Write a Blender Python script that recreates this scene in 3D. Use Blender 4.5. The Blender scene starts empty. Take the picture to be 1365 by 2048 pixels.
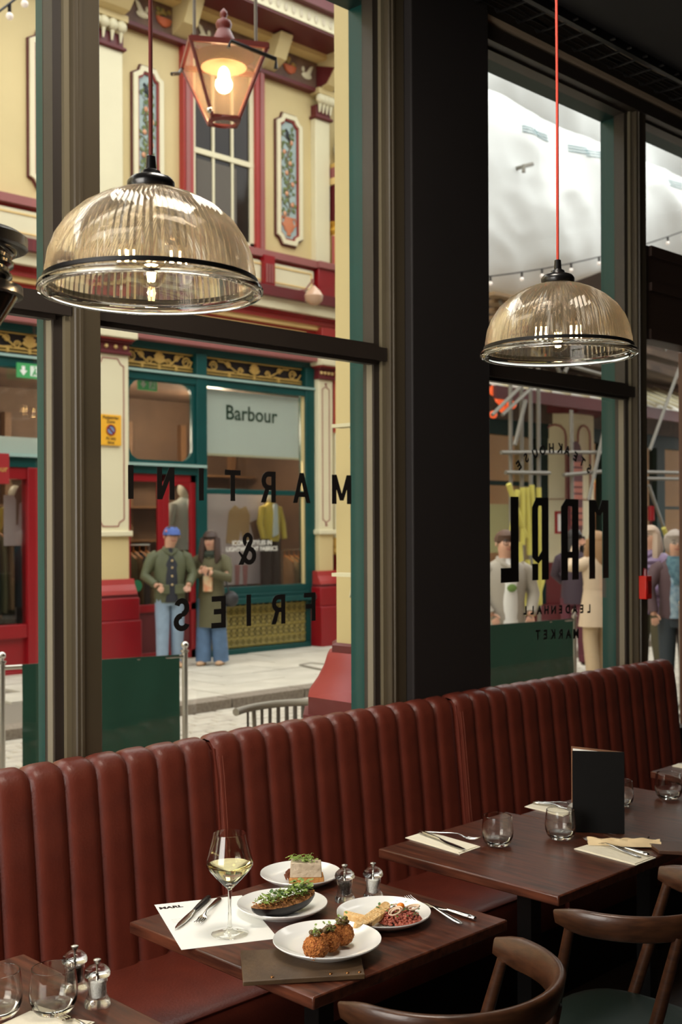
import bpy, bmesh, math, random
from mathutils import Vector, Matrix, noise
random.seed(7)
SC = bpy.context.scene
COL = SC.collection
# ---------------------------------------------------------------- camera
F = 2325.0; HZ = 1055.0; H = 1.70; S2 = math.sqrt(.5); ROLL = .0043
fw = Vector((S2, S2, 0)); r0 = Vector((S2, -S2, 0)); u0 = Vector((0, 0, 1))
rc = (r0 - ROLL * u0).normalized(); uc = (u0 + ROLL * r0).normalized()
cam_d = bpy.data.cameras.new('camera'); cam = bpy.data.objects.new('camera', cam_d); COL.objects.link(cam)
cam_d.sensor_fit = 'VERTICAL'; cam_d.sensor_height = 36; cam_d.lens = F * 36 / 2048
cam_d.shift_y = (HZ - 1024) / 2048; cam_d.clip_start = .05; cam_d.clip_end = 200
M3 = Matrix((rc, uc, -fw)).transposed()
cam.matrix_world = Matrix.Translation((0, 0, H)) @ M3.to_4x4()
cam_d.dof.use_dof = True; cam_d.dof.focus_distance = 2.75; cam_d.dof.aperture_fstop = 5.6
SC.camera = cam
# ---------------------------------------------------------------- world, lights, exposure
SC.view_settings.view_transform = 'Standard'; SC.view_settings.look = 'None'
SC.view_settings.exposure = 0.35; SC.view_settings.gamma = 1
wd = bpy.data.worlds.new('overcast_sky'); SC.world = wd; wd.use_nodes = True
wt = wd.node_tree; bg = wt.nodes['Background']
tc = wt.nodes.new('ShaderNodeTexCoord'); sx = wt.nodes.new('ShaderNodeSeparateXYZ'); cr = wt.nodes.new('ShaderNodeValToRGB')
wt.links.new(tc.outputs['Generated'], sx.inputs[0]); wt.links.new(sx.outputs['Z'], cr.inputs[0]); wt.links.new(cr.outputs[0], bg.inputs[0])
cr.color_ramp.elements[0].position = 0; cr.color_ramp.elements[0].color = (.80, .82, .82, 1)
cr.color_ramp.elements[1].position = .8; cr.color_ramp.elements[1].color = (1, .985, .95, 1)
bg.inputs[1].default_value = 3.3
def area(name, loc, look, sx_, sy_, power, col):
    d = bpy.data.lights.new(name, 'AREA'); d.shape = 'RECTANGLE'; d.size = sx_; d.size_y = sy_; d.energy = power; d.color = col
    o = bpy.data.objects.new(name, d); COL.objects.link(o); o.location = loc
    o.rotation_euler = (Vector(look) - Vector(loc)).to_track_quat('-Z', 'Y').to_euler(); return o
area('side_window_daylight', (-1.45, 1.75, 2.05), (3.0, 2.0, .5), 1.9, 2.1, 66, (1, .93, .84))
area('table_fill_light', (1.75, 1.75, 3.75), (1.85, 1.9, .5), .7, .7, 34, (1, .92, .80))  # added overhead fill that brightens plates and tabletops
def point(name, loc, power, col, rad):
    d = bpy.data.lights.new(name, 'POINT'); d.energy = power; d.color = col; d.shadow_soft_size = rad
    o = bpy.data.objects.new(name, d); COL.objects.link(o); o.location = loc; return o
def ray(px, py):
    return fw + rc * ((px - 682.5) / F) + uc * ((HZ - py) / F)
EYE = Vector((0, 0, H))
def onY(px, py, Y):
    d = ray(px, py); return EYE + d * (Y / d.y)
def onZ(px, py, z):
    d = ray(px, py); return EYE + d * ((z - H) / d.z)
def onD(px, py, dist):
    return EYE + ray(px, py) * dist
# ---------------------------------------------------------------- materials
def lin(c):
    return tuple(((v / 255) / 12.92 if v / 255 <= .04045 else (((v / 255) + .055) / 1.055) ** 2.4) for v in c)
MATS = {}
def mat(name, rgb, rough=.5, metal=0, var=0, scale=8, stretch=(1, 1, 1), bump=0, bscale=60, rgb2=None, emit=0, coat=0, sheen=0, alpha=None, spec=.5, trans=0):
    if name in MATS: return MATS[name]
    m = bpy.data.materials.new(name); m.use_nodes = True; nt = m.node_tree; b = nt.nodes['Principled BSDF']
    c = lin(rgb); b.inputs['Base Color'].default_value = (*c, 1); b.inputs['Roughness'].default_value = rough
    b.inputs['Metallic'].default_value = metal; b.inputs['Coat Weight'].default_value = coat
    b.inputs['Specular IOR Level'].default_value = spec
    b.inputs['Transmission Weight'].default_value = trans
    if sheen: b.inputs['Sheen Weight'].default_value = sheen
    if emit: b.inputs['Emission Color'].default_value = (*c, 1); b.inputs['Emission Strength'].default_value = emit
    if var or rgb2 or bump:
        t = nt.nodes.new('ShaderNodeTexCoord'); mp = nt.nodes.new('ShaderNodeMapping'); mp.inputs['Scale'].default_value = stretch
        nt.links.new(t.outputs['Object'], mp.inputs[0])
    if var or rgb2:
        n = nt.nodes.new('ShaderNodeTexNoise'); n.inputs['Scale'].default_value = scale; n.inputs['Detail'].default_value = 5
        nt.links.new(mp.outputs[0], n.inputs['Vector'])
        r = nt.nodes.new('ShaderNodeValToRGB'); r.color_ramp.elements[0].position = .32; r.color_ramp.elements[1].position = .68
        c2 = lin(rgb2) if rgb2 else tuple(min(1, v * (1 + var)) for v in c)
        c1 = c if rgb2 else tuple(v * (1 - var) for v in c)
        r.color_ramp.elements[0].color = (*c1, 1); r.color_ramp.elements[1].color = (*c2, 1)
        nt.links.new(n.outputs['Fac'], r.inputs[0]); nt.links.new(r.outputs[0], b.inputs['Base Color'])
        if emit: nt.links.new(r.outputs[0], b.inputs['Emission Color'])
    if bump:
        n2 = nt.nodes.new('ShaderNodeTexNoise'); n2.inputs['Scale'].default_value = bscale; n2.inputs['Detail'].default_value = 4
        nt.links.new(mp.outputs[0], n2.inputs['Vector'])
        bp = nt.nodes.new('ShaderNodeBump'); bp.inputs['Strength'].default_value = bump; bp.inputs['Distance'].default_value = .01
        nt.links.new(n2.outputs['Fac'], bp.inputs['Height']); nt.links.new(bp.outputs[0], b.inputs['Normal'])
    MATS[name] = m; return m
def pane_mat(name, tint, refl=1.0, ior=1.45, power=5):
    if name in MATS: return MATS[name]
    m = bpy.data.materials.new(name); m.use_nodes = True; nt = m.node_tree
    nt.nodes.remove(nt.nodes['Principled BSDF']); out = nt.nodes['Material Output']
    tr = nt.nodes.new('ShaderNodeBsdfTransparent'); tr.inputs[0].default_value = (*tint, 1)
    gl = nt.nodes.new('ShaderNodeBsdfGlossy'); gl.inputs['Roughness'].default_value = .01; gl.inputs[0].default_value = (refl, refl, refl, 1)
    f0 = ((ior - 1) / (ior + 1)) ** 2          # Schlick curve, the same from both sides of the pane
    lw = nt.nodes.new('ShaderNodeLayerWeight'); lw.inputs['Blend'].default_value = .5
    pw = nt.nodes.new('ShaderNodeMath'); pw.operation = 'POWER'; pw.inputs[1].default_value = power; nt.links.new(lw.outputs['Facing'], pw.inputs[0])
    ma = nt.nodes.new('ShaderNodeMath'); ma.operation = 'MULTIPLY_ADD'; ma.inputs[1].default_value = 1 - f0; ma.inputs[2].default_value = f0; nt.links.new(pw.outputs[0], ma.inputs[0])
    mx = nt.nodes.new('ShaderNodeMixShader'); nt.links.new(ma.outputs[0], mx.inputs[0]); nt.links.new(tr.outputs[0], mx.inputs[1])
    nt.links.new(gl.outputs[0], mx.inputs[2]); nt.links.new(mx.outputs[0], out.inputs[0]); MATS[name] = m; return m
def glass_mat(name, rgb, rough=0.0, ior=1.45):
    if name in MATS: return MATS[name]
    m = bpy.data.materials.new(name); m.use_nodes = True; nt = m.node_tree
    nt.nodes.remove(nt.nodes['Principled BSDF']); out = nt.nodes['Material Output']
    g = nt.nodes.new('ShaderNodeBsdfGlass'); g.inputs['Color'].default_value = (*rgb, 1); g.inputs['Roughness'].default_value = rough; g.inputs['IOR'].default_value = ior
    nt.links.new(g.outputs[0], out.inputs[0]); MATS[name] = m; return m
def emis(name, rgb, s):
    if name in MATS: return MATS[name]
    m = bpy.data.materials.new(name); m.use_nodes = True; nt = m.node_tree
    nt.nodes.remove(nt.nodes['Principled BSDF']); out = nt.nodes['Material Output']
    g = nt.nodes.new('ShaderNodeEmission'); g.inputs[0].default_value = (*lin(rgb), 1); g.inputs[1].default_value = s
    nt.links.new(g.outputs[0], out.inputs[0]); MATS[name] = m; return m
def wood_mat(name, dark, light, sc=7, stretch=(1, 14, 14), rough=.35, coat=.2):
    m = mat(name, dark, rough, rgb2=light, scale=sc, stretch=stretch, bump=.05, bscale=30, coat=coat); return m
LEATHER = mat('oxblood_leather', (92, 38, 27), .40, rgb2=(108, 46, 32), scale=9, bump=.10, bscale=140)
WOOD = wood_mat('walnut_table', (50, 24, 16), (100, 54, 36), 5, (12, 1.2, 12), .30, .06)
CHAIRWOOD = wood_mat('walnut_chair', (54, 32, 20), (78, 48, 30), 8, (3, 3, 12), .32, .12)
OLIVE = mat('olive_brown_paint', (74, 64, 48), .42, var=.06, scale=3)
DARKP = mat('dark_brown_paint', (46, 38, 32), .45, var=.08, scale=3)
PILLAR = mat('dark_pillar_paint', (30, 24, 22), .7, var=.1, scale=2)
CEIL = mat('black_ceiling_paint', (22, 19, 18), .8)
TEAL = mat('teal_gloss_paint', (6, 66, 64), .36, var=.1, scale=2, spec=.35)
TEALD = mat('dark_teal_paint', (14, 46, 44), .5, var=.1, scale=2, spec=.25)
CREAM = mat('cream_wall_paint', (210, 190, 138), .6, var=.04, scale=1.5)
CREAML = mat('pale_cream_paint', (222, 214, 180), .5, var=.03, scale=2)
YELLOWC = mat('ochre_cream_paint', (226, 196, 130), .5)
MAROON = mat('maroon_paint', (96, 28, 32), .45, var=.08, scale=2)
PINKM = mat('dusty_pink_paint', (148, 88, 84), .5, var=.05, scale=2)
RED = mat('signal_red_paint', (138, 14, 24), .35, var=.06, scale=2)
REDL = mat('soft_red_paint', (160, 50, 46), .4, var=.05, scale=2)
GOLD = mat('gold_leaf_paint', (196, 160, 86), .45, var=.1, scale=12)
BLACK = mat('black_bakelite', (16, 14, 14), .3, coat=.3)
BLACKM = mat('black_metal', (24, 22, 21), .45, metal=.4)
STEEL = mat('polished_steel', (200, 196, 190), .16, metal=1)
CHROME = mat('brushed_chrome', (190, 186, 178), .28, metal=1)
WHITE = mat('white_ceramic', (238, 238, 234), .14, coat=.4)
PAPER = mat('white_paper', (238, 238, 232), .8)
NAPKIN = mat('cream_napkin', (236, 228, 206), .85, bump=.15, bscale=50)
GLASS = glass_mat('clear_glass', (.985, .985, .97))
def mix_glass(name, rgb, ior, clear, haze=0, hcol=(1, 1, 1), rough=0):
    m = glass_mat(name, rgb, rough, ior); nt = m.node_tree; g = [n for n in nt.nodes if n.type == 'BSDF_GLASS'][0]; out = nt.nodes['Material Output']
    tr = nt.nodes.new('ShaderNodeBsdfTransparent'); tr.inputs[0].default_value = (*rgb, 1); mx = nt.nodes.new('ShaderNodeMixShader'); mx.inputs[0].default_value = clear
    nt.links.new(g.outputs[0], mx.inputs[1]); nt.links.new(tr.outputs[0], mx.inputs[2]); last = mx
    if haze:
        tl = nt.nodes.new('ShaderNodeBsdfTranslucent'); tl.inputs[0].default_value = (*hcol, 1); m2 = nt.nodes.new('ShaderNodeMixShader'); m2.inputs[0].default_value = haze
        nt.links.new(mx.outputs[0], m2.inputs[1]); nt.links.new(tl.outputs[0], m2.inputs[2]); last = m2
    nt.links.new(last.outputs[0], out.inputs[0]); return m
THIN = pane_mat('thin_tumbler_glass', (.985, .985, .975), 1.0, 1.5, 2.6); ACRYL = mix_glass('clear_acrylic', (.99, .99, .98), 1.30, .25)
PANE = pane_mat('window_pane', (.95, .96, .95))
SHOPG = pane_mat('shop_pane', (.82, .84, .83), 1.0, 1.6)
# ---------------------------------------------------------------- mesh helpers
class MB:
    def __init__(s): s.v = []; s.f = []
    def add(s, v, f):
        n = len(s.v); s.v += [tuple(p) for p in v]; s.f += [tuple(i + n for i in q) for q in f]; return s
    def box(s, x0, x1, y0, y1, z0, z1):
        return s.add([(x0, y0, z0), (x1, y0, z0), (x1, y1, z0), (x0, y1, z0), (x0, y0, z1), (x1, y0, z1), (x1, y1, z1), (x0, y1, z1)],
                     [(0, 3, 2, 1), (4, 5, 6, 7), (0, 1, 5, 4), (1, 2, 6, 5), (2, 3, 7, 6), (3, 0, 4, 7)])
    def bar(s, a, b, w, h, up=(0, 0, 1)):
        a = Vector(a); b = Vector(b); d = (b - a).normalized(); sd = d.cross(Vector(up))
        if sd.length < 1e-4: sd = d.cross(Vector((1, 0, 0)))
        sd.normalize(); u = sd.cross(d); sd = sd * w / 2; u = u * h / 2
        return s.add([a - sd - u, a + sd - u, a + sd + u, a - sd + u, b - sd - u, b + sd - u, b + sd + u, b - sd + u],
                     [(0, 1, 2, 3), (4, 7, 6, 5), (0, 4, 5, 1), (1, 5, 6, 2), (2, 6, 7, 3), (3, 7, 4, 0)])
    def tube(s, pts, rad, n=8, flat=1.0, closed=False, up=None):
        pts = [Vector(p) for p in pts]; m = len(pts)
        if not hasattr(rad, '__len__'): rad = [rad] * m
        vs = []; nrm = None
        for i, p in enumerate(pts):
            if closed: t = pts[(i + 1) % m] - pts[i - 1]
            else: t = pts[min(i + 1, m - 1)] - pts[max(i - 1, 0)]
            if t.length < 1e-9: t = Vector((0, 0, 1))
            t.normalize()
            if up is not None: ref = Vector(up)
            else: ref = nrm if nrm is not None else (Vector((0, 0, 1)) if abs(t.z) < .9 else Vector((1, 0, 0)))
            nrm = (ref - t * ref.dot(t))
            if nrm.length < 1e-6: nrm = t.orthogonal()
            nrm.normalize(); bn = t.cross(nrm); r = rad[i]
            ra, rb = (r if hasattr(r, '__len__') else (r, r * flat))
            for k in range(n):
                a = 2 * math.pi * k / n; vs.append(p + nrm * math.cos(a) * ra + bn * math.sin(a) * rb)
        fs = []
        for i in range(m if closed else m - 1):
            for k in range(n):
                a = i * n + k; b = i * n + (k + 1) % n; j = ((i + 1) % m) * n
                fs.append((a, b, j + (k + 1) % n, j + k))
        if not closed:
            fs.append(tuple(range(n))[::-1]); fs.append(tuple((m - 1) * n + k for k in range(n)))
        return s.add(vs, fs)
    def lathe(s, prof, n=24, c=(0, 0, 0), ribs=0, amp=0, cap=False, sy=1.0):
        vs = []; fs = []; m = len(prof)
        for (r, z) in prof:
            for k in range(n):
                a = 2 * math.pi * k / n; rr = r
                if ribs and r > .03: rr = r + amp * (1 if k % 2 else -1)
                vs.append((c[0] + rr * math.cos(a), c[1] + rr * math.sin(a) * sy, c[2] + z))
        for i in range(m - 1):
            for k in range(n):
                fs.append((i * n + k, i * n + (k + 1) % n, (i + 1) * n + (k + 1) % n, (i + 1) * n + k))
        if cap:
            fs.append(tuple(range(n))[::-1]); fs.append(tuple((m - 1) * n + k for k in range(n)))
        return s.add(vs, fs)
    def prism(s, poly, a, b, ax='y'):
        n = len(poly)
        if ax == 'y': v = [(p[0], a, p[1]) for p in poly] + [(p[0], b, p[1]) for p in poly]
        elif ax == 'z': v = [(p[0], p[1], a) for p in poly] + [(p[0], p[1], b) for p in poly]
        else: v = [(a, p[0], p[1]) for p in poly] + [(b, p[0], p[1]) for p in poly]
        f = [tuple(range(n)), tuple(range(2 * n - 1, n - 1, -1))] + [(i, i + n, (i + 1) % n + n, (i + 1) % n) for i in range(n)]
        return s.add(v, f)
    def frame(s, outer, inner, a, b):      # two outlines with equal counts, in xz, from y=a to y=b
        n = len(outer); v = [(p[0], a, p[1]) for p in outer] + [(p[0], a, p[1]) for p in inner] + [(p[0], b, p[1]) for p in outer] + [(p[0], b, p[1]) for p in inner]
        f = []
        for i in range(n):
            j = (i + 1) % n
            f += [(i, j, n + j, n + i), (2 * n + i, 3 * n + i, 3 * n + j, 2 * n + j), (i, 2 * n + i, 2 * n + j, j), (n + i, n + j, 3 * n + j, 3 * n + i)]
        return s.add(v, f)
    def sphere(s, c, r, n=14, m=9, nz=0, ns=10):
        if not hasattr(r, '__len__'): r = (r, r, r)
        vs = []; fs = []
        for i in range(m + 1):
            th = math.pi * i / m
            for k in range(n):
                a = 2 * math.pi * k / n; d = Vector((math.sin(th) * math.cos(a), math.sin(th) * math.sin(a), math.cos(th)))
                q = 1 + nz * noise.noise(d * ns * .3 + Vector(c) * 30) if nz else 1
                vs.append((c[0] + d.x * r[0] * q, c[1] + d.y * r[1] * q, c[2] + d.z * r[2] * q))
        for i in range(m):
            for k in range(n):
                fs.append((i * n + k, (i + 1) * n + k, (i + 1) * n + (k + 1) % n, i * n + (k + 1) % n))
        return s.add(vs, fs)
    def quad(s, a, b, c, d): return s.add([a, b, c, d], [(0, 1, 2, 3)])
    def loft(s, rings, n=16, cap=True):     # rings: (z, cx, cy, rx, ry)
        vs = []; fs = []
        for (z, cx, cy, rx, ry) in rings:
            for k in range(n):
                a = 2 * math.pi * k / n; vs.append((cx + rx * math.cos(a), cy + ry * math.sin(a), z))
        for i in range(len(rings) - 1):
            for k in range(n):
                fs.append((i * n + k, i * n + (k + 1) % n, (i + 1) * n + (k + 1) % n, (i + 1) * n + k))
        if cap: fs.append(tuple(range(n))[::-1]); fs.append(tuple((len(rings) - 1) * n + k for k in range(n)))
        return s.add(vs, fs)
def finish(me, smooth=True, ang=40):
    bm = bmesh.new(); bm.from_mesh(me); bmesh.ops.recalc_face_normals(bm, faces=bm.faces); bm.to_mesh(me); bm.free()
    if smooth:
        me.polygons.foreach_set('use_smooth', [True] * len(me.polygons)); me.set_sharp_from_angle(angle=math.radians(ang))
def tag(o, label=None, cat=None, group=None, kind=None):
    if label: o['label'] = label
    if cat: o['category'] = cat
    if group: o['group'] = group
    if kind: o['kind'] = kind
    return o
def wmat(o):
    m = Matrix.Translation(o.location) @ o.rotation_euler.to_matrix().to_4x4()
    return wmat(o.parent) @ m if o.parent else m
def obj(name, mb, m, parent=None, world=False, smooth=True, ang=40, bevel=0, label=None, sub=0):
    me = bpy.data.meshes.new(name); v = mb.v
    if world and parent is not None:
        inv = wmat(parent).inverted(); v = [tuple(inv @ Vector(p)) for p in v]
    me.from_pydata(v, [], mb.f); me.update(); finish(me, smooth, ang)
    o = bpy.data.objects.new(name, me); COL.objects.link(o); me.materials.append(m)
    if parent is not None: o.parent = parent
    if bevel:
        b = o.modifiers.new('bevel', 'BEVEL'); b.width = bevel; b.segments = 2; b.limit_method = 'ANGLE'
    if sub:
        b = o.modifiers.new('subdivision', 'SUBSURF'); b.levels = sub; b.render_levels = sub
    if label: o['label'] = label
    return o
def place(name, me, parent, loc, rz=0, kind=None):
    o = bpy.data.objects.new(name, me); COL.objects.link(o); o.parent = parent; o.location = loc; o.rotation_euler = (0, 0, rz)
    return o
def thing(name, label, cat, loc=(0, 0, 0), rz=0, group=None):
    o = bpy.data.objects.new(name, None); COL.objects.link(o); o.empty_display_size = .05
    o.location = loc; o.rotation_euler = (0, 0, rz); return tag(o, label, cat, group)
def struct(name, mb, m, parent=None, **k):
    o = obj(name, mb, m, parent, **k)
    if parent is None: o['kind'] = 'structure'
    return o
def dup(root, loc, rz, label, group=None):
    r = root.copy(); COL.objects.link(r); r.location = loc; r.rotation_euler = (0, 0, rz); r['label'] = label
    if group: r['group'] = group
    for ch in list(root.children):
        c = ch.copy(); COL.objects.link(c); c.parent = r
        for g in ch.children:
            d = g.copy(); COL.objects.link(d); d.parent = c
    return r
def text_obj(name, body, size, m, loc, rot, parent=None, ext=.001, bold=0, align='CENTER', sx=1.0):
    cu = bpy.data.curves.new(name, 'FONT'); cu.body = body; cu.size = size; cu.extrude = ext; cu.offset = bold; cu.align_x = align
    cu.resolution_u = 3
    t = bpy.data.objects.new('tmp', cu); COL.objects.link(t)
    dg = bpy.context.evaluated_depsgraph_get(); me = bpy.data.meshes.new_from_object(t.evaluated_get(dg))
    COL.objects.unlink(t); bpy.data.objects.remove(t)
    for v in me.vertices: v.co.x *= sx
    me.materials.clear(); me.materials.append(m)
    o = bpy.data.objects.new(name, me); COL.objects.link(o); o.location = loc; o.rotation_euler = rot
    if parent is not None: o.parent = parent
    return o
def rl(parent, p):      # world point -> local of an unrotated parent
    return Vector(p) - wmat(parent).translation
R = math.radians; PI = math.pi
# ================================================================ INTERIOR SHELL
GY = 3.05                                   # glass plane
floor_m = wood_mat('dark_floor_boards', (44, 30, 22), (62, 42, 30), 5, (1, 8, 1), .5, .1)
struct('floor', MB().box(-1.5, 7.2, -2.6, 3.2, -.05, 0), floor_m)
struct('ceiling', MB().box(-1.5, 7.2, -2.6, 2.76, 3.84, 3.98), CEIL)
struct('trim_1', MB().box(-1.5, 7.2, 2.76, 3.06, 3.95, 4.0), mat('tray_recess_paint', (190, 174, 148), .7), smooth=False)
WP = mat('deep_green_wall', (58, 52, 44), .7, var=.05, scale=2)
struct('wall_back', MB().box(-1.5, 7.2, -2.7, -2.6, 0, 3.95), WP)
struct('wall_right', MB().box(7.2, 7.3, -2.6, 3.2, 0, 3.95), WP)
wl = MB().box(-1.6, -1.5, -2.6, .7, 0, 3.95).box(-1.6, -1.5, 2.75, 3.2, 0, 3.95).box(-1.6, -1.5, .7, 2.75, 0, .8).box(-1.6, -1.5, .7, 2.75, 3.2, 3.95)
struct('wall_left', wl, WP)
# window wall: bays (glass left, glass right)
BAYS = [(-.55, .55), (.66, 1.812), (1.962, 3.178), (3.757, 4.947), (5.125, 6.30)]
ZT = 3.71; SILL = .62; TB, TT = 2.325, 2.375
ww = MB()
ww.box(-1.5, 7.2, 2.99, 3.12, 0, SILL)
ww.box(-1.5, 7.2, 2.99, 3.12, ZT + .06, 4.0)
ww.box(-1.5, -.55, 2.96, 3.12, SILL, ZT + .06)
struct('wall_street', ww, DARKP, smooth=False)
struct('trim_2', MB().box(-1.5, 7.2, 2.94, 2.992, ZT + .075, ZT + .095), mat('header_bead_paint', (178, 156, 130), .5), smooth=False)
struct('trim_3', MB().box(-1.5, 7.2, 2.95, 3.0, ZT + .0, ZT + .06).box(-1.5, 7.2, 2.965, 3.0, ZT + .095, ZT + .24), DARKP, smooth=False)
# mullion posts between the bays
k = 4
def post(x0, x1, deep=2.96):
    global k
    m = MB()
    prof = [(x0 + .048, 2.998), (x0 + .048, deep + .004), (x0 + .052, deep), (x1 - .044, deep), (x1 - .04, deep + .004), (x1 - .04, 2.998)]
    m.prism([(p[0], p[1]) for p in prof], SILL, ZT + .06, 'z')
    m.prism([(x0 + .062, deep + .001), (x0 + .064, deep - .006), (x0 + .072, deep - .006), (x0 + .074, deep + .001)], SILL, ZT, 'z')
    o = struct('trim_%d' % k, m, OLIVE, smooth=False); k += 1
    st = MB()      # quirk bead beside the stile, its colour lightened as a painted highlight
    st.box(x0 + .03, x0 + .05, 2.985, 3.0, SILL, ZT); obj('bead', st, mat('bead_highlight_tone', (112, 102, 80), .4), o, smooth=False)
post(.55, .70); post(1.812, 1.99)
post(3.178, 3.313 + .04); post(4.947, 5.125)
# pillar
struct('trim_%d' % k, MB().box(3.313, 3.79, 2.925, 3.2, 0, 3.96), PILLAR, bevel=.006); k += 1
# windows: frames, transoms, panes
LETTERS = {}
for i, (a, b) in enumerate(BAYS):
    fr = MB()
    t0, t1 = (TB, TT) if i < 4 else (2.62, 3.08)
    for (z0, z1) in ((SILL, t0), (t1, ZT)):
        fr.box(b, b + .05, 3.0, 3.056, z0, z1); fr.box(a - .05, a + .012, 3.0, 3.056, z0, z1)
    fr.box(a - .05, b + .05, 2.998, 3.06, ZT - .012, ZT + .06); fr.box(a - .05, b + .05, 2.998, 3.06, SILL - .02, SILL + .04)
    w = struct('window_%d' % (i + 1), fr, DARKP, smooth=False)
    tr = MB().box(a - .04, b + .044, 2.972, 3.075, t0, t1)
    if i < 4: tr.box(a, b, 2.988, 3.02, t0 - .014, t0); tr.box(a, b, 2.98, 3.02, t1, t1 + .012)
    else:
        tr.box(a, b, 2.955, 2.98, t1 - .05, t1).box(a, b, 2.955, 2.98, 2.86, 2.9).box(a, b, 2.96, 2.98, t0, t0 + .05)
    obj('transom', tr, DARKP if i < 4 else mat('header_box_brown', (58, 40, 30), .5), w, smooth=False)
    sb = MB().box(b - .004, b + .001, 3.006, 3.034, SILL, t0)
    obj('sash_highlight', sb, mat('stile_highlight_tone', (120, 112, 96), .35), w, smooth=False)  # thin pale strip paints in the highlight along the stile
    obj('pane', MB().box(a, b, GY, GY + .004, SILL, t0), PANE, w, smooth=False)
    obj('pane', MB().box(a, b, GY, GY + .004, t1, ZT), PANE, w, smooth=False)
# exterior teal posts and outer wall
def outer(x0, x1):
    global k
    m = MB().box(x0, x1, 3.075, 3.2, 0, ZT + .02)
    struct('trim_%d' % k, m, TEAL, smooth=False); k += 1
outer(.60, .66); outer(1.875, 1.92); outer(3.253, 3.30); outer(5.055, 5.10); outer(-.6, -.5)
struct('trim_%d' % k, MB().box(-1.5, 7.2, 3.12, 3.2, 0, SILL - .03).box(-1.5, 7.2, 3.08, 3.2, ZT + .02, 4.0), TEALD, smooth=False); k += 1
struct('wall_opposite', MB().box(-14, 5.15, 12.3, 12.6, -.1, 10.6).box(-14.2, -14, 3.2, 12.6, -.1, 9), mat('opposite_cream', (204, 188, 146), .6), smooth=False)
struct('wall_outside', MB().box(-8, 48, 3.14, 3.4, 4.0, 9.5).box(7.3, 48, 3.2, 3.4, -.1, 4.0).box(-8, -1.6, 3.2, 3.4, -.1, 4.0), mat('outer_brown_facade', (120, 92, 74), .7, rgb2=(84, 58, 46), scale=.8), smooth=False)
struct('trim_%d' % k, MB().box(-1.5, 7.2, 2.8, 3.3, 4.0, 4.08), MAROON, smooth=False); k += 1
# own stone pilaster outside, with a flared red base
px0 = onY(686, 700, 3.42).x
pil = thing('street_pilaster', 'cream painted pilaster with flared red base just outside the left tall window', 'pilaster', (px0 + .2, 3.42, 0))
z1 = onY(680, 1297, 3.42).z
def octo(cx, cy, r, q=.45): return [(cx - r, cy - r * q), (cx - r * q, cy - r), (cx + r * q, cy - r), (cx + r, cy - r * q), (cx + r, cy + r * q), (cx + r * q, cy + r), (cx - r * q, cy + r), (cx - r, cy + r * q)]
cx, cy = px0 + .243, 3.46
def octloft(rings, cx, cy):
    m = MB(); vs = []; fs = []
    for (r, z) in rings: vs += [(p[0], p[1], z) for p in octo(cx, cy, r)]
    for i in range(len(rings) - 1):
        for j in range(8): fs.append((i * 8 + j, i * 8 + (j + 1) % 8, (i + 1) * 8 + (j + 1) % 8, (i + 1) * 8 + j))
    fs.append(tuple(range(8))); fs.append(tuple(range(len(rings) * 8 - 1, len(rings) * 8 - 9, -1))); return m.add(vs, fs)
obj('shaft', octloft([(.17, z1), (.17, 3.99)], cx, cy), CREAM, pil, True, smooth=False)
obj('collar', octloft([(.172, z1 - .04), (.19, z1 - .03), (.19, z1), (.175, z1 + .01)], cx, cy), MAROON, pil, True, smooth=False)
obj('base', octloft([(.290, z1 - .215), (.282, z1 - .20), (.252, z1 - .155), (.225, z1 - .10), (.210, z1 - .05), (.198, z1 - .03)], cx, cy), mat('base_red', (142, 40, 40), .45), pil, True, ang=50)
obj('plinth', octloft([(.31, 0), (.31, z1 - .29), (.289, z1 - .29), (.289, z1 - .215)], cx, cy), MAROON, pil, True, smooth=False)
for (pyy, hh) in ((852, .05), (1150, .05)):
    p = onY(692, pyy, 3.28)
    br = MB().box(p.x - .03, p.x + .03, 3.22, 3.33, p.z - .006, p.z + .008).tube([(p.x + .01, 3.26, p.z), (p.x + .012, 3.25, p.z - .03), (p.x + .012, 3.27, p.z - .09)], [.008, .007, .003], 8)
    obj('bracket', br, CREAML, pil, True)
# cable basket under the ceiling
ct = thing('cable_tray', 'dark wire cable tray running along the ceiling above the windows', 'cable tray', (4.9, 2.85, 3.8))
rails = MB().tube([(3.0, 2.895, 3.815), (7.1, 2.895, 3.815)], .005, 6).tube([(3.0, 2.86, 3.815), (7.1, 2.86, 3.815)], .004, 6)
obj('rail', rails, BLACKM, ct, True)
obj('rail', MB().box(3.0, 7.1, 2.735, 2.76, 3.80, 3.845), BLACKM, ct, True, smooth=False)
rung = MB().tube([(0, -.15, 0), (0, .04, 0), (0, .055, .004), (0, .062, .016), (0, .06, .03)], .0055, 6)
r_me = obj('rung', rung, BLACKM, ct); r_me.location = rl(ct, (3.13, 2.86, 3.812))
for j in range(1, 28): place('rung', r_me.data, ct, rl(ct, (3.13 + .141 * j, 2.86, 3.812 + random.uniform(-.002, .002))), random.uniform(-.05, .05))
cab = MB()
for q in range(3):
    cab.tube([(3.0 + t * .3, 2.80 + q * .03 + .012 * math.sin(t * 1.3 + q), 3.825 + .006 * math.sin(t * 2 + q)) for t in range(14)], .005, 6)
obj('cable', cab, BLACK, ct, True)
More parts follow.
